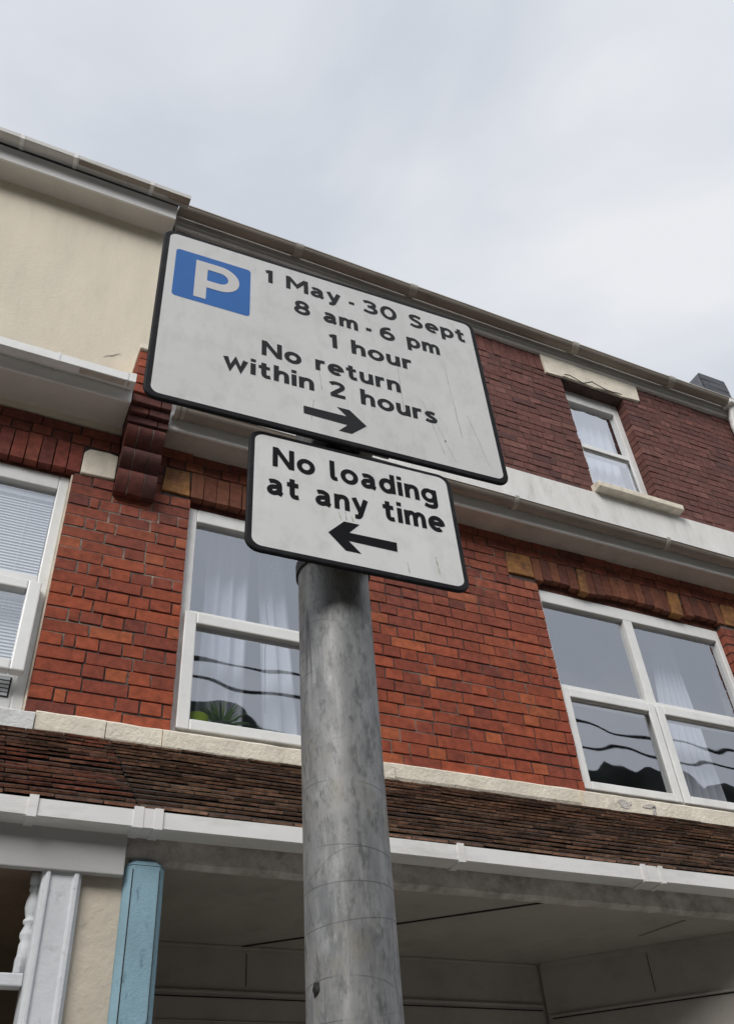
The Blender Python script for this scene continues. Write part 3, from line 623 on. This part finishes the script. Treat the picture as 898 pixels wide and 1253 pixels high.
# porch gutters
for H, a, b, m in ((HL, XL, 0.632, 'gutter_white'), (HR, 0.632, XR, 'gutter_white')):
    bm = NB(); square_line(bm, a, b, 3.045, 2.926, 0.11, 0.058, 0.082); obj('porch_gutter', bm, m, H)
for x, wd, H in ((0.262, 0.03, HL), (0.612, 0.034, HL), (0.645, 0.05, HR), (0.682, 0.03, HR), (1.885, 0.03, HR), (2.785, 0.022, HR), (2.83, 0.06, HR), (2.88, 0.022, HR), (3.8, 0.03, HR), (-0.7, 0.03, HL)):
    bm = NB(); square_clip(bm, x, wd, 3.045, 2.926, 0.11, 0.058, 0.082, 0.007 if wd < 0.045 else 0.004); obj('gutter_bracket', bm, 'gutter_white', H)
# porch beams
bm = NB(); box(bm, XL, 0.598, 3.115, 3.145, 2.722, 2.93); obj('porch_fascia', bm, 'board_grey', HL, bevel=0.004)
bm = NB(); n = 120; rings = []
for i in range(n+1):
    x = 0.602+(XR-0.602)*i/n; e = 0.010*mnoise.noise((x*5, 0, 0))+0.005*mnoise.noise((x*17, 2, 0))
    rings.append([bm.verts.new((x, a, b)) for a, b in ((3.158, 2.94), (3.158+e*0.4, 2.80+e), (3.18, 2.786+e), (3.205, 2.790), (3.205, 2.94))])
for a, b in zip(rings, rings[1:]):
    for j in range(5): bm.faces.new((a[j], a[(j+1) % 5], b[(j+1) % 5], b[j]))
bm.faces.new(rings[0][::-1]); bm.faces.new(rings[-1]); obj('porch_beam', bm, 'beam_stone', HR)
# ceiling, back wall and splayed wall of the right porch
bm = NB(); box(bm, 0.76, XR, 3.2055, 4.05, 2.80, 2.85); obj('porch_ceiling', bm, 'porch_paint', HR)
def strip(p, q, wd, z, dz):
    b = NB(); d = (Vector(q)-Vector(p)).normalized(); nrm = Vector((-d.y, d.x))*wd/2; P = [Vector(p)+nrm, Vector(q)+nrm, Vector(q)-nrm, Vector(p)-nrm]; prism_z(b, [(v.x, v.y) for v in P], z-dz, z); return b
obj('ceiling_joint', strip((1.318, 4.05), (2.372, 3.21), 0.012, 2.7985, 0.003), 'seam_dark', HR)
obj('ceiling_joint', strip((3.10, 3.53), (3.165, 3.28), 0.018, 2.799, 0.006), 'porch_paint', HR)
bm = NB(); box(bm, 0.76, 2.88, 4.05, 4.10, 0, 2.86); obj('porch_back_wall', bm, 'porch_paint', HR)
bm = NB(); box(bm, 0.72, 0.758, 3.24, 4.10, 0, 2.86); obj('porch_side_wall', bm, 'porch_paint', HR)
for z0, z1, yy in ((2.785, 2.799, 4.042), (2.605, 2.617, 4.035), (2.50, 2.506, 4.044), (2.44, 2.446, 4.044)):
    bm = NB(); box(bm, 0.76, 2.85, yy, 4.049, z0, z1); obj('wall_moulding', bm, 'porch_paint', HR, bevel=0.003)
bm = NB(); box(bm, 0.76, 2.85, 4.0465, 4.0492, 2.590, 2.5945); box(bm, 1.345, 1.348, 4.0475, 4.0492, 2.64, 2.77); obj('wall_seam', bm, 'seam_dark', HR)
e1 = Vector((0.725, -0.689, 0)).normalized(); nn = Vector((-0.689, -0.725, 0)).normalized(); c0 = Vector((2.862, 4.03, 0))
def splay(s0, s1, z0, z1, d0, d1):
    b = NB(); pts = [c0+e1*s0+nn*d0, c0+e1*s1+nn*d0, c0+e1*s1+nn*d1, c0+e1*s0+nn*d1]; prism_z(b, [(p.x, p.y) for p in pts], z0, z1); return b
obj('splayed_wall', splay(0, 1.15, 0, 2.86, -0.05, 0.0), 'porch_paint', HR)
obj('wall_moulding', splay(0.01, 1.1, 2.555, 2.565, 0.002, 0.014), 'porch_paint', HR); obj('wall_moulding', splay(0.01, 1.1, 2.775, 2.799, 0.002, 0.015), 'porch_paint', HR)
obj('wall_seam', splay(0.52, 0.523, 2.60, 2.77, 0.0005, 0.003), 'seam_dark', HR); obj('wall_seam', splay(0.02, 1.0, 2.549, 2.554, 0.0005, 0.004), 'seam_dark', HR)
wn = window(HR, 'bay_window'); obj('frame', splay(0.50, 1.12, 2.36, 2.405, 0.003, 0.03), 'upvc', wn); obj('frame', splay(0.50, 0.55, 1.0, 2.359, 0.003, 0.03), 'upvc', wn); obj('pane', splay(0.55, 1.1, 1.0, 2.359, 0.002, 0.006), 'vent_dark', wn)
bm = NB(); box(bm, 3.695, XR, 3.20, 3.26, 0, 2.80); obj('bay_front', bm, 'porch_paint', HR)
# left porch interior
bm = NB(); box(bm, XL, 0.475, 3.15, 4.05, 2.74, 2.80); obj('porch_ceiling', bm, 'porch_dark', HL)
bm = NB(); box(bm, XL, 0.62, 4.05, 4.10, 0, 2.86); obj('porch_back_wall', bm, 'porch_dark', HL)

# posts at the party line
def chamfer_post(x0, x1, y0, y1, c):
    return [(x0, y1), (x0, y0+c), (x0+c, y0), (x1-c, y0), (x1, y0+c), (x1, y1)]
bm = NB(); prism_z(bm, [(0.34, 3.25), (0.34, 3.14), (0.350, 3.128), (0.352, 3.122), (0.364, 3.122), (0.366, 3.132), (0.438, 3.132), (0.440, 3.122), (0.455, 3.122), (0.457, 3.128), (0.467, 3.14), (0.467, 3.25)], 0.0, 2.735)
obj('porch_post', bm, 'post_white', HL, bevel=0.003)['label'] = 'white painted porch post with beaded edges'
bm = NB(); box(bm, 0.469, 0.618, 3.16, 4.05, 0, 2.93); obj('rendered_pier', bm, 'pier_cream', HL)
bm = NB(); prism_z(bm, chamfer_post(0.606, 0.742, 3.122, 3.30, 0.022), 0.0, 2.765)
a = [(x, y) for x, y in chamfer_post(0.606, 0.742, 3.122, 3.30, 0.022)]; b = [(x, y) for x, y in chamfer_post(0.618, 0.730, 3.132, 3.30, 0.022)]
va = [bm.verts.new((x, y, 2.7655)) for x, y in a]; vb = [bm.verts.new((x, y, 2.783)) for x, y in b]
for i in range(6): bm.faces.new((va[i], va[(i+1) % 6], vb[(i+1) % 6], vb[i]))
bm.faces.new(vb)
obj('porch_post', bm, 'post_blue', HR, bevel=0.004)['label'] = 'blue painted porch post, cracked paint'
bm = NB(); box(bm, 0.7195, 0.722, 3.1208, 3.124, 0.02, 2.75); box(bm, 0.627, 0.630, 3.1208, 3.124, 0.02, 2.75); obj('post_groove', bm, 'seam_dark', HR)
# turned half baluster and rail beside the white post
bm = NB(); prof = [(0.020, 2.735), (0.020, 2.700), (0.015, 2.696), (0.019, 2.685), (0.019, 2.678), (0.013, 2.672), (0.021, 2.645), (0.023, 2.625), (0.018, 2.600), (0.014, 2.592), (0.021, 2.585), (0.021, 2.577), (0.014, 2.570), (0.024, 2.545), (0.024, 2.535), (0.018, 2.522), (0.022, 2.51), (0.022, 2.42)]
lathe(bm, 0.332, 3.20, prof[::-1]); obj('turned_baluster', bm, 'post_white', HL, smooth=True)
bm = NB(); box(bm, XL, 0.339, 3.175, 3.225, 2.386, 2.424); obj('porch_rail', bm, 'post_white', HL, bevel=0.004)
bm = NB(); box(bm, 0.308, 0.339, 3.18, 3.22, 2.425, 2.475); obj('baluster_foot', bm, 'post_white', HL, bevel=0.002)

# ------------------------------------------------------------------ things in and behind the windows
def drape(name, label, top, bot, z1, z0, y, folds, amp, m='sheer'):
    b = NB(); n, k = 90, 24; rows = []
    for j in range(k+1):
        t = j/k; z = z1+(z0-z1)*t; a = top[0]+(bot[0]-top[0])*t; c = top[1]+(bot[1]-top[1])*t; row = []
        for i in range(n+1):
            s = i/n; ph = s*folds*2*math.pi+0.8*mnoise.noise((s*4, t*1.5, y))
            row.append(b.verts.new((a+(c-a)*s, y+amp*math.sin(ph)*(0.5+0.5*t)+0.01*mnoise.noise((s*9, t*3, 1)), z)))
        rows.append(row)
    for r0, r1 in zip(rows, rows[1:]):
        for i in range(n): b.faces.new((r0[i], r0[i+1], r1[i+1], r1[i]))
    o = obj(name, b, m, smooth=True); sol = o.modifiers.new('cloth', 'SOLIDIFY'); sol.thickness = 0.002
    return tag(o, label, 'curtain', 'sheer curtains behind the first floor windows')
drape('curtain', 'wide sheer white curtain hanging at the left of the window with the potted plant', (1.13, 1.40), (1.11, 1.38), 5.5, 3.82, 4.32, 3, 0.035)
drape('curtain', 'sheer white curtain flaring beside the post in the window with the potted plant', (1.455, 1.62), (1.52, 1.74), 5.5, 3.9, 4.36, 2, 0.03)
drape('curtain', 'sheer white curtain flaring downwards in the four-light window on the right', (4.62, 4.80), (4.36, 4.84), 5.35, 3.80, 4.32, 6, 0.028)
drape('curtain', 'pale curtain behind the small upper sash window', (4.22, 4.86), (4.22, 4.84), 7.9, 6.45, 4.26, 7, 0.02)
# venetian blinds
def blind(name, label, x0, x1, z0, z1, y):
    r = empty(name, label, 'blind', ((x0+x1)/2, y, z1), 'venetian blinds in the left window'); r.location = (0, 0, 0)
    b = NB(); z = z1-0.03
    while z > z0:
        vs = [b.verts.new(p) for p in ((x0, y-0.0045, z-0.0105), (x1, y-0.0045, z-0.0105), (x1, y+0.0045, z+0.0105), (x0, y+0.0045, z+0.0105))]; b.faces.new(vs); z -= 0.0195
    o = obj('slats', b, 'blind_slat', r); o.modifiers.new('thick', 'SOLIDIFY').thickness = 0.001
    b = NB(); box(b, x0, x1, y-0.016, y+0.016, z1-0.028, z1); obj('head_rail', b, 'blind_slat', r)
    for xx in (x0+0.12, x1-0.12):
        b = NB(); tube(b, [(xx, y-0.013, z1-0.03), (xx, y-0.013, z0)], 0.0012, 5); obj('cord', b, 'blind_slat', r)
blind('venetian_blind', 'lowered white venetian blind behind the upper pane of the left window', -0.60, 0.162, 4.49, 5.135, 4.118)
blind('venetian_blind', 'lowered white venetian blind behind the open casement of the left window', -0.60, 0.150, 3.96, 4.455, 4.122)
# spider plant and lime pot on the inside sill
pr = empty('potted_plant', 'spiky green pot plant on the sill inside the lower middle window', 'plant'); px, py, pz = 1.215, 4.15, 3.80
b = NB(); lathe(b, px, py, [(0.045, 3.79), (0.055, 3.82), (0.062, 3.90)], 18); obj('pot', b, 'vent_dark', pr)
b = NB()
for k in range(84):
    a = random.uniform(0, 2*math.pi); el = random.uniform(0.25, 1.35); ln = random.uniform(0.13, 0.23); wd = random.uniform(0.006, 0.010)
    d = Vector((math.cos(a)*math.cos(el), math.sin(a)*math.cos(el)*0.35-0.02, math.sin(el))); side = d.cross(Vector((0, 1, 0))).normalized(); prev = None
    c = random.choice([(0.05, 0.11, 0.03), (0.08, 0.16, 0.045), (0.16, 0.23, 0.09), (0.035, 0.07, 0.025)]); n0 = len(b.faces)
    for s in range(7):
        t = s/6; p = Vector((px, py, 3.885))+d*ln*t-Vector((0, 0, 0.07*t*t*math.cos(el))); ww = wd*(1-t)**0.7+0.0004
        cur = (b.verts.new(p-side*ww), b.verts.new(p+side*ww))
        if prev: b.faces.new((prev[0], prev[1], cur[1], cur[0]))
        prev = cur
    b.faces.ensure_lookup_table(); paint(b, b.faces[n0:], c)
obj('leaves', b, 'leaf', pr)
b = NB(); lathe(b, 1.075, 4.145, [(0.05, 3.79), (0.06, 3.82), (0.066, 3.925), (0.058, 3.93)], 20); o = obj('plant_pot', b, 'lime_pot', smooth=False); tag(o, 'small lime green pot on the sill left of the spiky plant', 'pot')
# suction hook with a cord on the upper pane
sk = empty('suction_hook', 'round clear suction hook stuck inside the upper middle window pane', 'hook')
b = NB()
for i in range(24):
    a, c = 2*math.pi*i/24, 2*math.pi*(i+1)/24
    for_r = [(math.cos(t)*r_, math.sin(t)*r_) for t in (a, c) for r_ in (0.018, 0.027)]
    vs = [b.verts.new((1.486+x, 4.094+yy, 4.985+z)) for yy in (0, 0.004) for x, z in for_r]
    b.faces.new((vs[0], vs[1], vs[3], vs[2])); b.faces.new((vs[4], vs[6], vs[7], vs[5])); b.faces.new((vs[0], vs[2], vs[6], vs[4])); b.faces.new((vs[1], vs[5], vs[7], vs[3]))
obj('suction_cup', b, 'suction', sk)
b = NB(); tube(b, [(1.486, 4.10, 4.962), (1.47, 4.11, 4.85), (1.44, 4.115, 4.70), (1.455, 4.12, 4.55), (1.44, 4.12, 4.40), (1.445, 4.12, 4.0)], 0.0028, 6); obj('cord', b, 'suction', sk)
# overhead cables above the street, mirrored in the panes
for z, y, lb in ((9.47, -4.0, 'upper black overhead cable mirrored in the first floor panes'), (9.06, -4.0, 'lower black overhead cable mirrored in the first floor panes')):
    b = NB()
    for dy, dz in ((0, 0), (0.05, -0.05)): tube(b, [(-40+i*2.5, y+dy, z+dz+0.00003*(-40+i*2.5-8)**2) for i in range(40)], 0.017, 8)
    tag(obj('overhead_cable', b, 'cable', smooth=True), lb, 'cable', 'cables over the street')

# ------------------------------------------------------------------ the sign post
PX, PY, PR = 0.3825, 0.8365, 0.0445
post = empty('sign_post', 'scratched galvanised steel post carrying both parking signs', 'post'); post.location = (PX, PY, 0)
b = NB(); seg = 64
rings = [[b.verts.new((PR*math.cos(2*math.pi*k/seg), PR*math.sin(2*math.pi*k/seg), z)) for k in range(seg)] for z in [0.0+0.1*i for i in range(28)]+[2.74]]
for A, B in zip(rings, rings[1:]):
    for k in range(seg): b.faces.new((A[k], A[(k+1) % seg], B[(k+1) % seg], B[k]))
po = obj('pole', b, 'galvanised', post, smooth=True)
b = NB(); lathe(b, 0, 0, [(PR+0.003, 2.70), (PR+0.003, 2.742), (PR-0.006, 2.755), (0.005, 2.760)], 32); obj('cap', b, 'black_band', post)
b = NB()
bmesh.ops.create_icosphere(b, subdivisions=3, radius=1.0)
for v in b.verts:
    n = v.co.copy(); k = 1+0.45*mnoise.noise(n*1.8+Vector((3, 1, 2))); v.co = Vector((n.x*0.0042*k, n.y*0.0016*k, n.z*0.0062*k))
aT = R(-163); bl = obj('tar_blob', b, 'tar', post, smooth=True); bl.location = (PR*math.cos(aT), PR*math.sin(aT), 1.812); bl.rotation_euler = (0, 0, aT+R(90))

# ------------------------------------------------------------------ lettering drawn as strokes
def arc(cx, cy, rx, ry, a0, a1, n=14): return [(cx+rx*math.cos(R(a0+(a1-a0)*i/n)), cy+ry*math.sin(R(a0+(a1-a0)*i/n))) for i in range(n+1)]
def spl(P, n=7):
    Q = [P[0]]+list(P)+[P[-1]]; o = []
    for i in range(1, len(Q)-2):
        a, b, c, d = Q[i-1], Q[i], Q[i+1], Q[i+2]
        for k in range(n):
            t = k/n; o.append(tuple(0.5*(2*b[m]+(c[m]-a[m])*t+(2*a[m]-5*b[m]+4*c[m]-d[m])*t*t+(3*b[m]-a[m]-3*c[m]+d[m])*t**3) for m in (0, 1)))
    return o+[P[-1]]
H_ = 0.092
BOWL = arc(0.36, 0.355, 0.268, 0.283, 0, 360, 36)
ARCHN = lambda x: [(x, 0.30)]+spl([(x+0.005, 0.42), (x+0.10, 0.585), (x+0.25, 0.635), (x+0.38, 0.575), (x+0.42, 0.42)])+[(x+0.42, 0.0)]
ARCHM = lambda x: [(x, 0.30)]+spl([(x+0.005, 0.42), (x+0.09, 0.585), (x+0.21, 0.635), (x+0.325, 0.575), (x+0.36, 0.42)])+[(x+0.36, 0.0)]
G = {
 'N': (0.84, [[(0.09, 0), (0.09, 1)], [(0.75, 0), (0.75, 1)], [(0.115, 0.94), (0.725, 0.06)]]),
 'M': (1.02, [[(0.09, 0), (0.09, 1)], [(0.93, 0), (0.93, 1)], [(0.12, 0.93), (0.51, 0.36), (0.90, 0.93)]]),
 'S': (0.70, [spl([(0.61, 0.83), (0.47, 0.90), (0.33, 0.912), (0.16, 0.86), (0.115, 0.74), (0.20, 0.61), (0.38, 0.52), (0.54, 0.42), (0.595, 0.28), (0.52, 0.14), (0.34, 0.086), (0.19, 0.105), (0.06, 0.18)])]),
 's': (0.55, [spl([(0.47, 0.60), (0.34, 0.64), (0.20, 0.62), (0.12, 0.52), (0.21, 0.41), (0.34, 0.34), (0.455, 0.235), (0.40, 0.11), (0.26, 0.076), (0.14, 0.09), (0.04, 0.14)])]),
 'a': (0.66, [spl([(0.09, 0.60), (0.20, 0.635), (0.34, 0.635), (0.46, 0.57), (0.495, 0.44), (0.495, 0.20)])+[(0.515, 0.09), (0.61, 0.055)], spl([(0.49, 0.385), (0.36, 0.385), (0.20, 0.355), (0.105, 0.24), (0.14, 0.12), (0.26, 0.078), (0.40, 0.12), (0.49, 0.21)])]),
 'o': (0.72, [BOWL]),
 'e': (0.70, [[(0.10, 0.36), (0.61, 0.36)], [(0.605, 0.315)]+arc(0.355, 0.355, 0.262, 0.283, 2, 308, 34)]),
 'd': (0.68, [arc(0.335, 0.355, 0.245, 0.283, 0, 360, 36), [(0.585, 0), (0.585, 1)]]),
 'g': (0.68, [arc(0.335, 0.375, 0.245, 0.265, 0, 360, 36), [(0.585, 0.72), (0.585, 0.0)]+spl([(0.585, -0.02), (0.54, -0.135), (0.39, -0.185), (0.25, -0.175), (0.10, -0.12)])]),
 'p': (0.68, [arc(0.345, 0.355, 0.245, 0.283, 0, 360, 36), [(0.095, -0.27), (0.095, 0.72)]]),
 't': (0.50, [[(0.21, 0.93), (0.21, 0.24)]+spl([(0.212, 0.22), (0.245, 0.12), (0.33, 0.082), (0.47, 0.10)]), [(0.0, 0.645), (0.46, 0.645)]]),
 'l': (0.31, [[(0.09, 1), (0.09, 0.24)]+spl([(0.092, 0.22), (0.115, 0.12), (0.18, 0.085), (0.29, 0.10)])]),
 'i': (0.18, [[(0.09, 0), (0.09, 0.72)], [(0.09, 0.83), (0.09, 1.01)]]),
 'h': (0.60, [[(0.09, 0), (0.09, 1)], ARCHN(0.09)]),
 'n': (0.60, [[(0.09, 0), (0.09, 0.72)], ARCHN(0.09)]),
 'm': (0.90, [[(0.09, 0), (0.09, 0.72)], ARCHM(0.09), ARCHM(0.45)]),
 'u': (0.60, [[(0.51, 0), (0.51, 0.72)], [(0.60-x, 0.72-y) for x, y in ARCHN(0.09)]]),
 'r': (0.42, [[(0.09, 0), (0.09, 0.72)], spl([(0.09, 0.36), (0.13, 0.52), (0.24, 0.615), (0.41, 0.628)])]),
 'w': (0.96, [[(0.085, 0.72), (0.275, 0.06), (0.48, 0.64), (0.685, 0.06), (0.875, 0.72)]]),
 'y': (0.66, [[(0.085, 0.72), (0.34, 0.03)], [(0.585, 0.72), (0.32, -0.06)]+spl([(0.30, -0.10), (0.235, -0.17), (0.09, -0.175)])]),
 '1': (0.34, [[(0.24, 0), (0.24, 1)], [(0.24, 0.90), (0.14, 0.835), (0.02, 0.80)]]),
 '2': (0.66, [spl([(0.07, 0.80), (0.18, 0.885), (0.32, 0.912), (0.48, 0.86), (0.535, 0.72), (0.46, 0.56), (0.30, 0.37), (0.10, 0.10)]), [(0.05, 0.09), (0.62, 0.09)]]),
 '3': (0.66, [spl([(0.07, 0.83), (0.18, 0.895), (0.32, 0.912), (0.47, 0.86), (0.52, 0.75), (0.46, 0.61), (0.34, 0.545), (0.22, 0.54)]), spl([(0.25, 0.54), (0.40, 0.52), (0.52, 0.43), (0.56, 0.30), (0.50, 0.15), (0.34, 0.086), (0.18, 0.105), (0.05, 0.17)])]),
 '0': (0.72, [arc(0.36, 0.50, 0.268, 0.418, 0, 360, 40)]),
 '6': (0.68, [arc(0.345, 0.315, 0.25, 0.233, 0, 360, 36), spl([(0.53, 0.89), (0.37, 0.87), (0.22, 0.77), (0.12, 0.58), (0.095, 0.36)])]),
 '8': (0.68, [arc(0.34, 0.295, 0.25, 0.213, 0, 360, 36), arc(0.34, 0.715, 0.205, 0.20, 0, 360, 36)]),
 '-': (0.27, [[(0.0, 0.36), (0.27, 0.36)]]),
}
for _c, _k in (('0', 1.17), ('3', 1.15), ('8', 1.12), ('6', 1.12), ('2', 1.1)):
    G[_c] = (G[_c][0]*_k, [[(x*_k, y) for x, y in st] for st in G[_c][1]])
def ribbon(bm, pts, hw, place, lift):
    closed = (Vector(pts[0])-Vector(pts[-1])).length < 1e-4 and len(pts) > 8
    P = [Vector(p) for p in (pts[:-1] if closed else pts)]; P = [p for i, p in enumerate(P) if i == 0 or (p-P[i-1]).length > 1e-5]; n = len(P); Lr = []
    for i in range(n):
        a = P[(i-1) % n] if closed or i > 0 else None; c = P[(i+1) % n] if closed or i < n-1 else None; p = P[i]
        d0 = (p-a).normalized() if a is not None else (c-p).normalized(); d1 = (c-p).normalized() if c is not None else d0
        n0, n1 = Vector((-d0.y, d0.x)), Vector((-d1.y, d1.x)); mm = (n0+n1); mm = mm.normalized() if mm.length > 1e-6 else n0
        k = hw/max(mm.dot(n0), 0.42)
        Lr.append((place(p+mm*k, lift), place(p-mm*k, lift)))
    vs = [(bm.verts.new(a), bm.verts.new(b)) for a, b in Lr]
    for i in range(n if closed else n-1):
        j = (i+1) % n; bm.faces.new((vs[i][1], vs[j][1], vs[j][0], vs[i][0]))
def near_dash(t, i): return '-' in (t[i-1], t[i+1])
def text_line(parent, text, u0, u1, v, cap, m='letter_black', hw=0.104):
    gap, space = 0.125, 0.64; x = 0; items = []
    for idx, chh in enumerate(text):
        if chh == ' ': x += (space if not near_dash(text, idx) else 0.42)-gap; continue
        items.append((chh, x)); x += G[chh][0]+gap
    s = (u1-u0)/(x-gap); k = 0; words, cur = [], []
    for idx, chh in enumerate(text):
        if chh == ' ': words.append(cur); cur = []
        else: cur.append(items.pop(0))
    for wd in words+[cur]:
        b = NB()
        for chh, x0 in wd:
            for st in G[chh][1]:
                k += 1
                ribbon(b, st, hw, lambda p, lf, x0=x0: (u0+(x0+p.x)*s, -0.00045-lf, v+p.y*cap), 0.00006*(k % 5))
        obj('lettering', b, m, parent, smooth='keep')
def round_rect(x0, x1, z0, z1, r, n=8):
    o = []
    for cx, cz, a in ((x1-r, z0+r, -90), (x1-r, z1-r, 0), (x0+r, z1-r, 90), (x0+r, z0+r, 180)):
        o += [(cx+r*math.cos(R(a+90*i/n)), cz+r*math.sin(R(a+90*i/n))) for i in range(n+1)]
    return o
def flat(pts, y, z=None):
    b = NB(); b.faces.new([b.verts.new((x, y, zz)) for x, zz in pts]); return b
def sign(name, label, w, h, cz, cx, th, roll, tilt, border, rc, th_plate):
    root = empty(name, label, 'sign'); th, roll, tilt = R(th), R(roll), R(tilt)
    e = Vector((math.cos(th), math.sin(th), 0)); n = Vector((math.sin(th), -math.cos(th), 0)); up = Vector((0, 0, 1))
    up2 = math.cos(tilt)*up+math.sin(tilt)*n; ex = math.cos(roll)*e+math.sin(roll)*up2; uz = -math.sin(roll)*e+math.cos(roll)*up2; ny = uz.cross(ex)
    c = Vector((PX, PY, 0))+n*0.0725+e*cx+Vector((0, 0, cz)); c = c-ex*w/2-uz*h/2
    root.matrix_world = Matrix(((ex.x, ny.x, uz.x, c.x), (ex.y, ny.y, uz.y, c.y), (ex.z, ny.z, uz.z, c.z), (0, 0, 0, 1)))
    b = NB(); prism(b, round_rect(0, w, 0, h, rc), 0.0, th_plate); obj('plate', b, 'black_edge', root, bevel=0.0022)
    b = NB(); prism(b, round_rect(0.012, w-0.012, 0.012, h-0.012, rc-0.008), th_plate+0.0004, th_plate+0.0015); obj('back_sheet', b, 'sign_back', root)
    b = flat(round_rect(border, w-border, border, h-border, max(rc-border*0.8, 0.006)), -0.0002); obj('face', b, 'sign_white', root, smooth='keep')
    return root
def streaks(root, lines, wd=0.0012, m='sign_stain'):
    for ln in lines:
        b = NB(); pts = [Vector((x+0.0012*mnoise.noise((z*60, x*10, 0)), z)) for x, z in [(ln[0]+(ln[2]-ln[0])*i/14, ln[1]+(ln[3]-ln[1])*i/14) for i in range(15)]]
        vs = []
        for i, p in enumerate(pts):
            k = wd*(0.25+0.9*abs(mnoise.noise((p.y*90, 3, p.x*40)))); vs.append((b.verts.new((p.x-k, -0.00028, p.y)), b.verts.new((p.x+k, -0.00028, p.y))))
        for A, B in zip(vs, vs[1:]): b.faces.new((A[0], A[1], B[1], B[0]))
        obj('dirt_streak', b, m, root, smooth='keep')

big = sign('parking_sign', 'large white parking hours sign with blue P square, upper of two on the post', 0.5305, 0.378, 2.6557, -0.012, -1.55, 0.41, 0.28, 0.0090, 0.019, 0.006)
sq = obj('parking_symbol', flat(round_rect(0.0205, 0.1352, 0.2175, 0.3325, 0.006), -0.0004), 'sign_blue', big, smooth='keep')
b = NB()
pl = lambda p, lf: (p.x, -0.0007-lf, p.y)
ribbon(b, [(0.0602, 0.2285), (0.0602, 0.3180)], 0.0090, pl, 0)
ribbon(b, [(0.0602, 0.3095), (0.088, 0.3095)]+arc(0.088, 0.2875, 0.0215, 0.022, 90, -90, 16)+[(0.0602, 0.2655)], 0.0085, pl, 0.0001)
obj('letter_p', b, 'letter_white', sq, smooth='keep')
text_line(big, '1 May - 30 Sept', 0.1585, 0.507, 0.3165, 0.0328)
text_line(big, '8 am - 6 pm', 0.2045, 0.4515, 0.2605, 0.0328)
text_line(big, '1 hour', 0.2590, 0.3955, 0.2015, 0.0325)
text_line(big, 'No return', 0.1545, 0.3695, 0.1400, 0.0325)
text_line(big, 'within 2 hours', 0.1000, 0.4245, 0.0920, 0.0325)
def poly_faces(parent, name, quads, m, y=-0.0005):
    b = NB()
    for q in quads: b.faces.new([b.verts.new((x, y, z)) for x, z in q])
    obj(name, b, m, parent, smooth='keep')
def arrow(parent, t, flip, ps):
    b = NB(); outl = [b.verts.new((x, -0.0005, z)) for x, z in ps]; es = [b.edges.new((outl[i], outl[(i+1) % len(outl)])) for i in range(len(outl))]
    bmesh.ops.triangle_fill(b, use_beauty=True, edges=es); obj('arrow', b, 'letter_jet' if flip else 'letter_black', parent, smooth='keep')
arrow(big, 0, 0, [(0.2143, 0.0562), (0.2143, 0.0410), (0.2781, 0.0395), (0.2647, 0.0240), (0.2838, 0.0240), (0.3075, 0.0473), (0.2831, 0.0715), (0.2639, 0.0715), (0.2779, 0.0568)])
streaks(big, [(0.455, 0.245, 0.463, 0.075), (0.405, 0.135, 0.428, 0.030), (0.480, 0.13, 0.501, 0.03), (0.42, 0.10, 0.445, 0.02), (0.23, 0.075, 0.225, 0.030), (0.37, 0.21, 0.371, 0.10), (0.24, 0.15, 0.243, 0.10)], 0.0009)
b = blotch(0.4325, 0.0590, 0.0009, 0.0014, -0.0008); obj('dirt_speck', b, 'letter_black', big)

small = sign('parking_sign', 'small white no loading sign below the larger sign on the post', 0.2877, 0.2127, 2.3541, 0.0095, -3.22, -1.37, -3.5, 0.0076, 0.019, 0.0055)
text_line(small, 'No loading', 0.0318, 0.2612, 0.1485, 0.0372, 'letter_jet')
text_line(small, 'at any time', 0.0246, 0.2655, 0.0970, 0.0372, 'letter_jet')
arrow(small, 0, 1, [(0.1024, 0.0524), (0.1239, 0.0768), (0.1445, 0.0770), (0.1300, 0.0592), (0.1930, 0.0595), (0.1926, 0.0440), (0.1285, 0.0450), (0.1440, 0.0278), (0.1238, 0.0278)])
streaks(small, [(0.118, 0.092, 0.121, 0.078), (0.127, 0.095, 0.128, 0.080), (0.135, 0.09, 0.137, 0.08), (0.204, 0.03, 0.206, 0.012), (0.245, 0.05, 0.247, 0.02)], 0.0014, 'sign_moss')

# clips and bands that hold the signs
def clip_set(root, zs, y_plate, bands):
    inv = root.matrix_world.inverted()
    for z in zs:
        b = NB()
        k = 40; ring = []
        for i in range(k+1):
            a = 2*math.pi*i/k; ring.append((math.cos(a), math.sin(a)))
        for r0, r1, za, zb in ((PR+0.0005, PR+0.003, z-0.008, z+0.008),):
            pr_ = [[b.verts.new(inv @ Vector((PX+c*r, PY+s*r, zz))) for c, s in ring[:-1]] for r, zz in ((r0, za), (r1, za), (r1, zb), (r0, zb))]
            for i in range(k):
                j = (i+1) % k
                for q in range(4): b.faces.new((pr_[q][i], pr_[q][j], pr_[(q+1) % 4][j], pr_[(q+1) % 4][i]))
        obj('post_band', b, 'black_band', root)
        b = NB()
        for sx in (-0.034, 0.034):
            fs = box(b, PX+sx-0.011, PX+sx+0.011, PY-0.0625, PY-0.028, z-0.014, z+0.014)
        box(b, PX-0.07, PX+0.07, PY-0.0615, PY-0.052, z-0.011, z+0.011)
        bmesh.ops.transform(b, matrix=inv, verts=b.verts[:]); obj('clip', b, 'steel_clip', root, bevel=0.002)
bpy.context.view_layer.update()
clip_set(big, (2.492, 2.72), 0.01, 0)
clip_set(small, (2.437, 2.303), 0.01, 0)
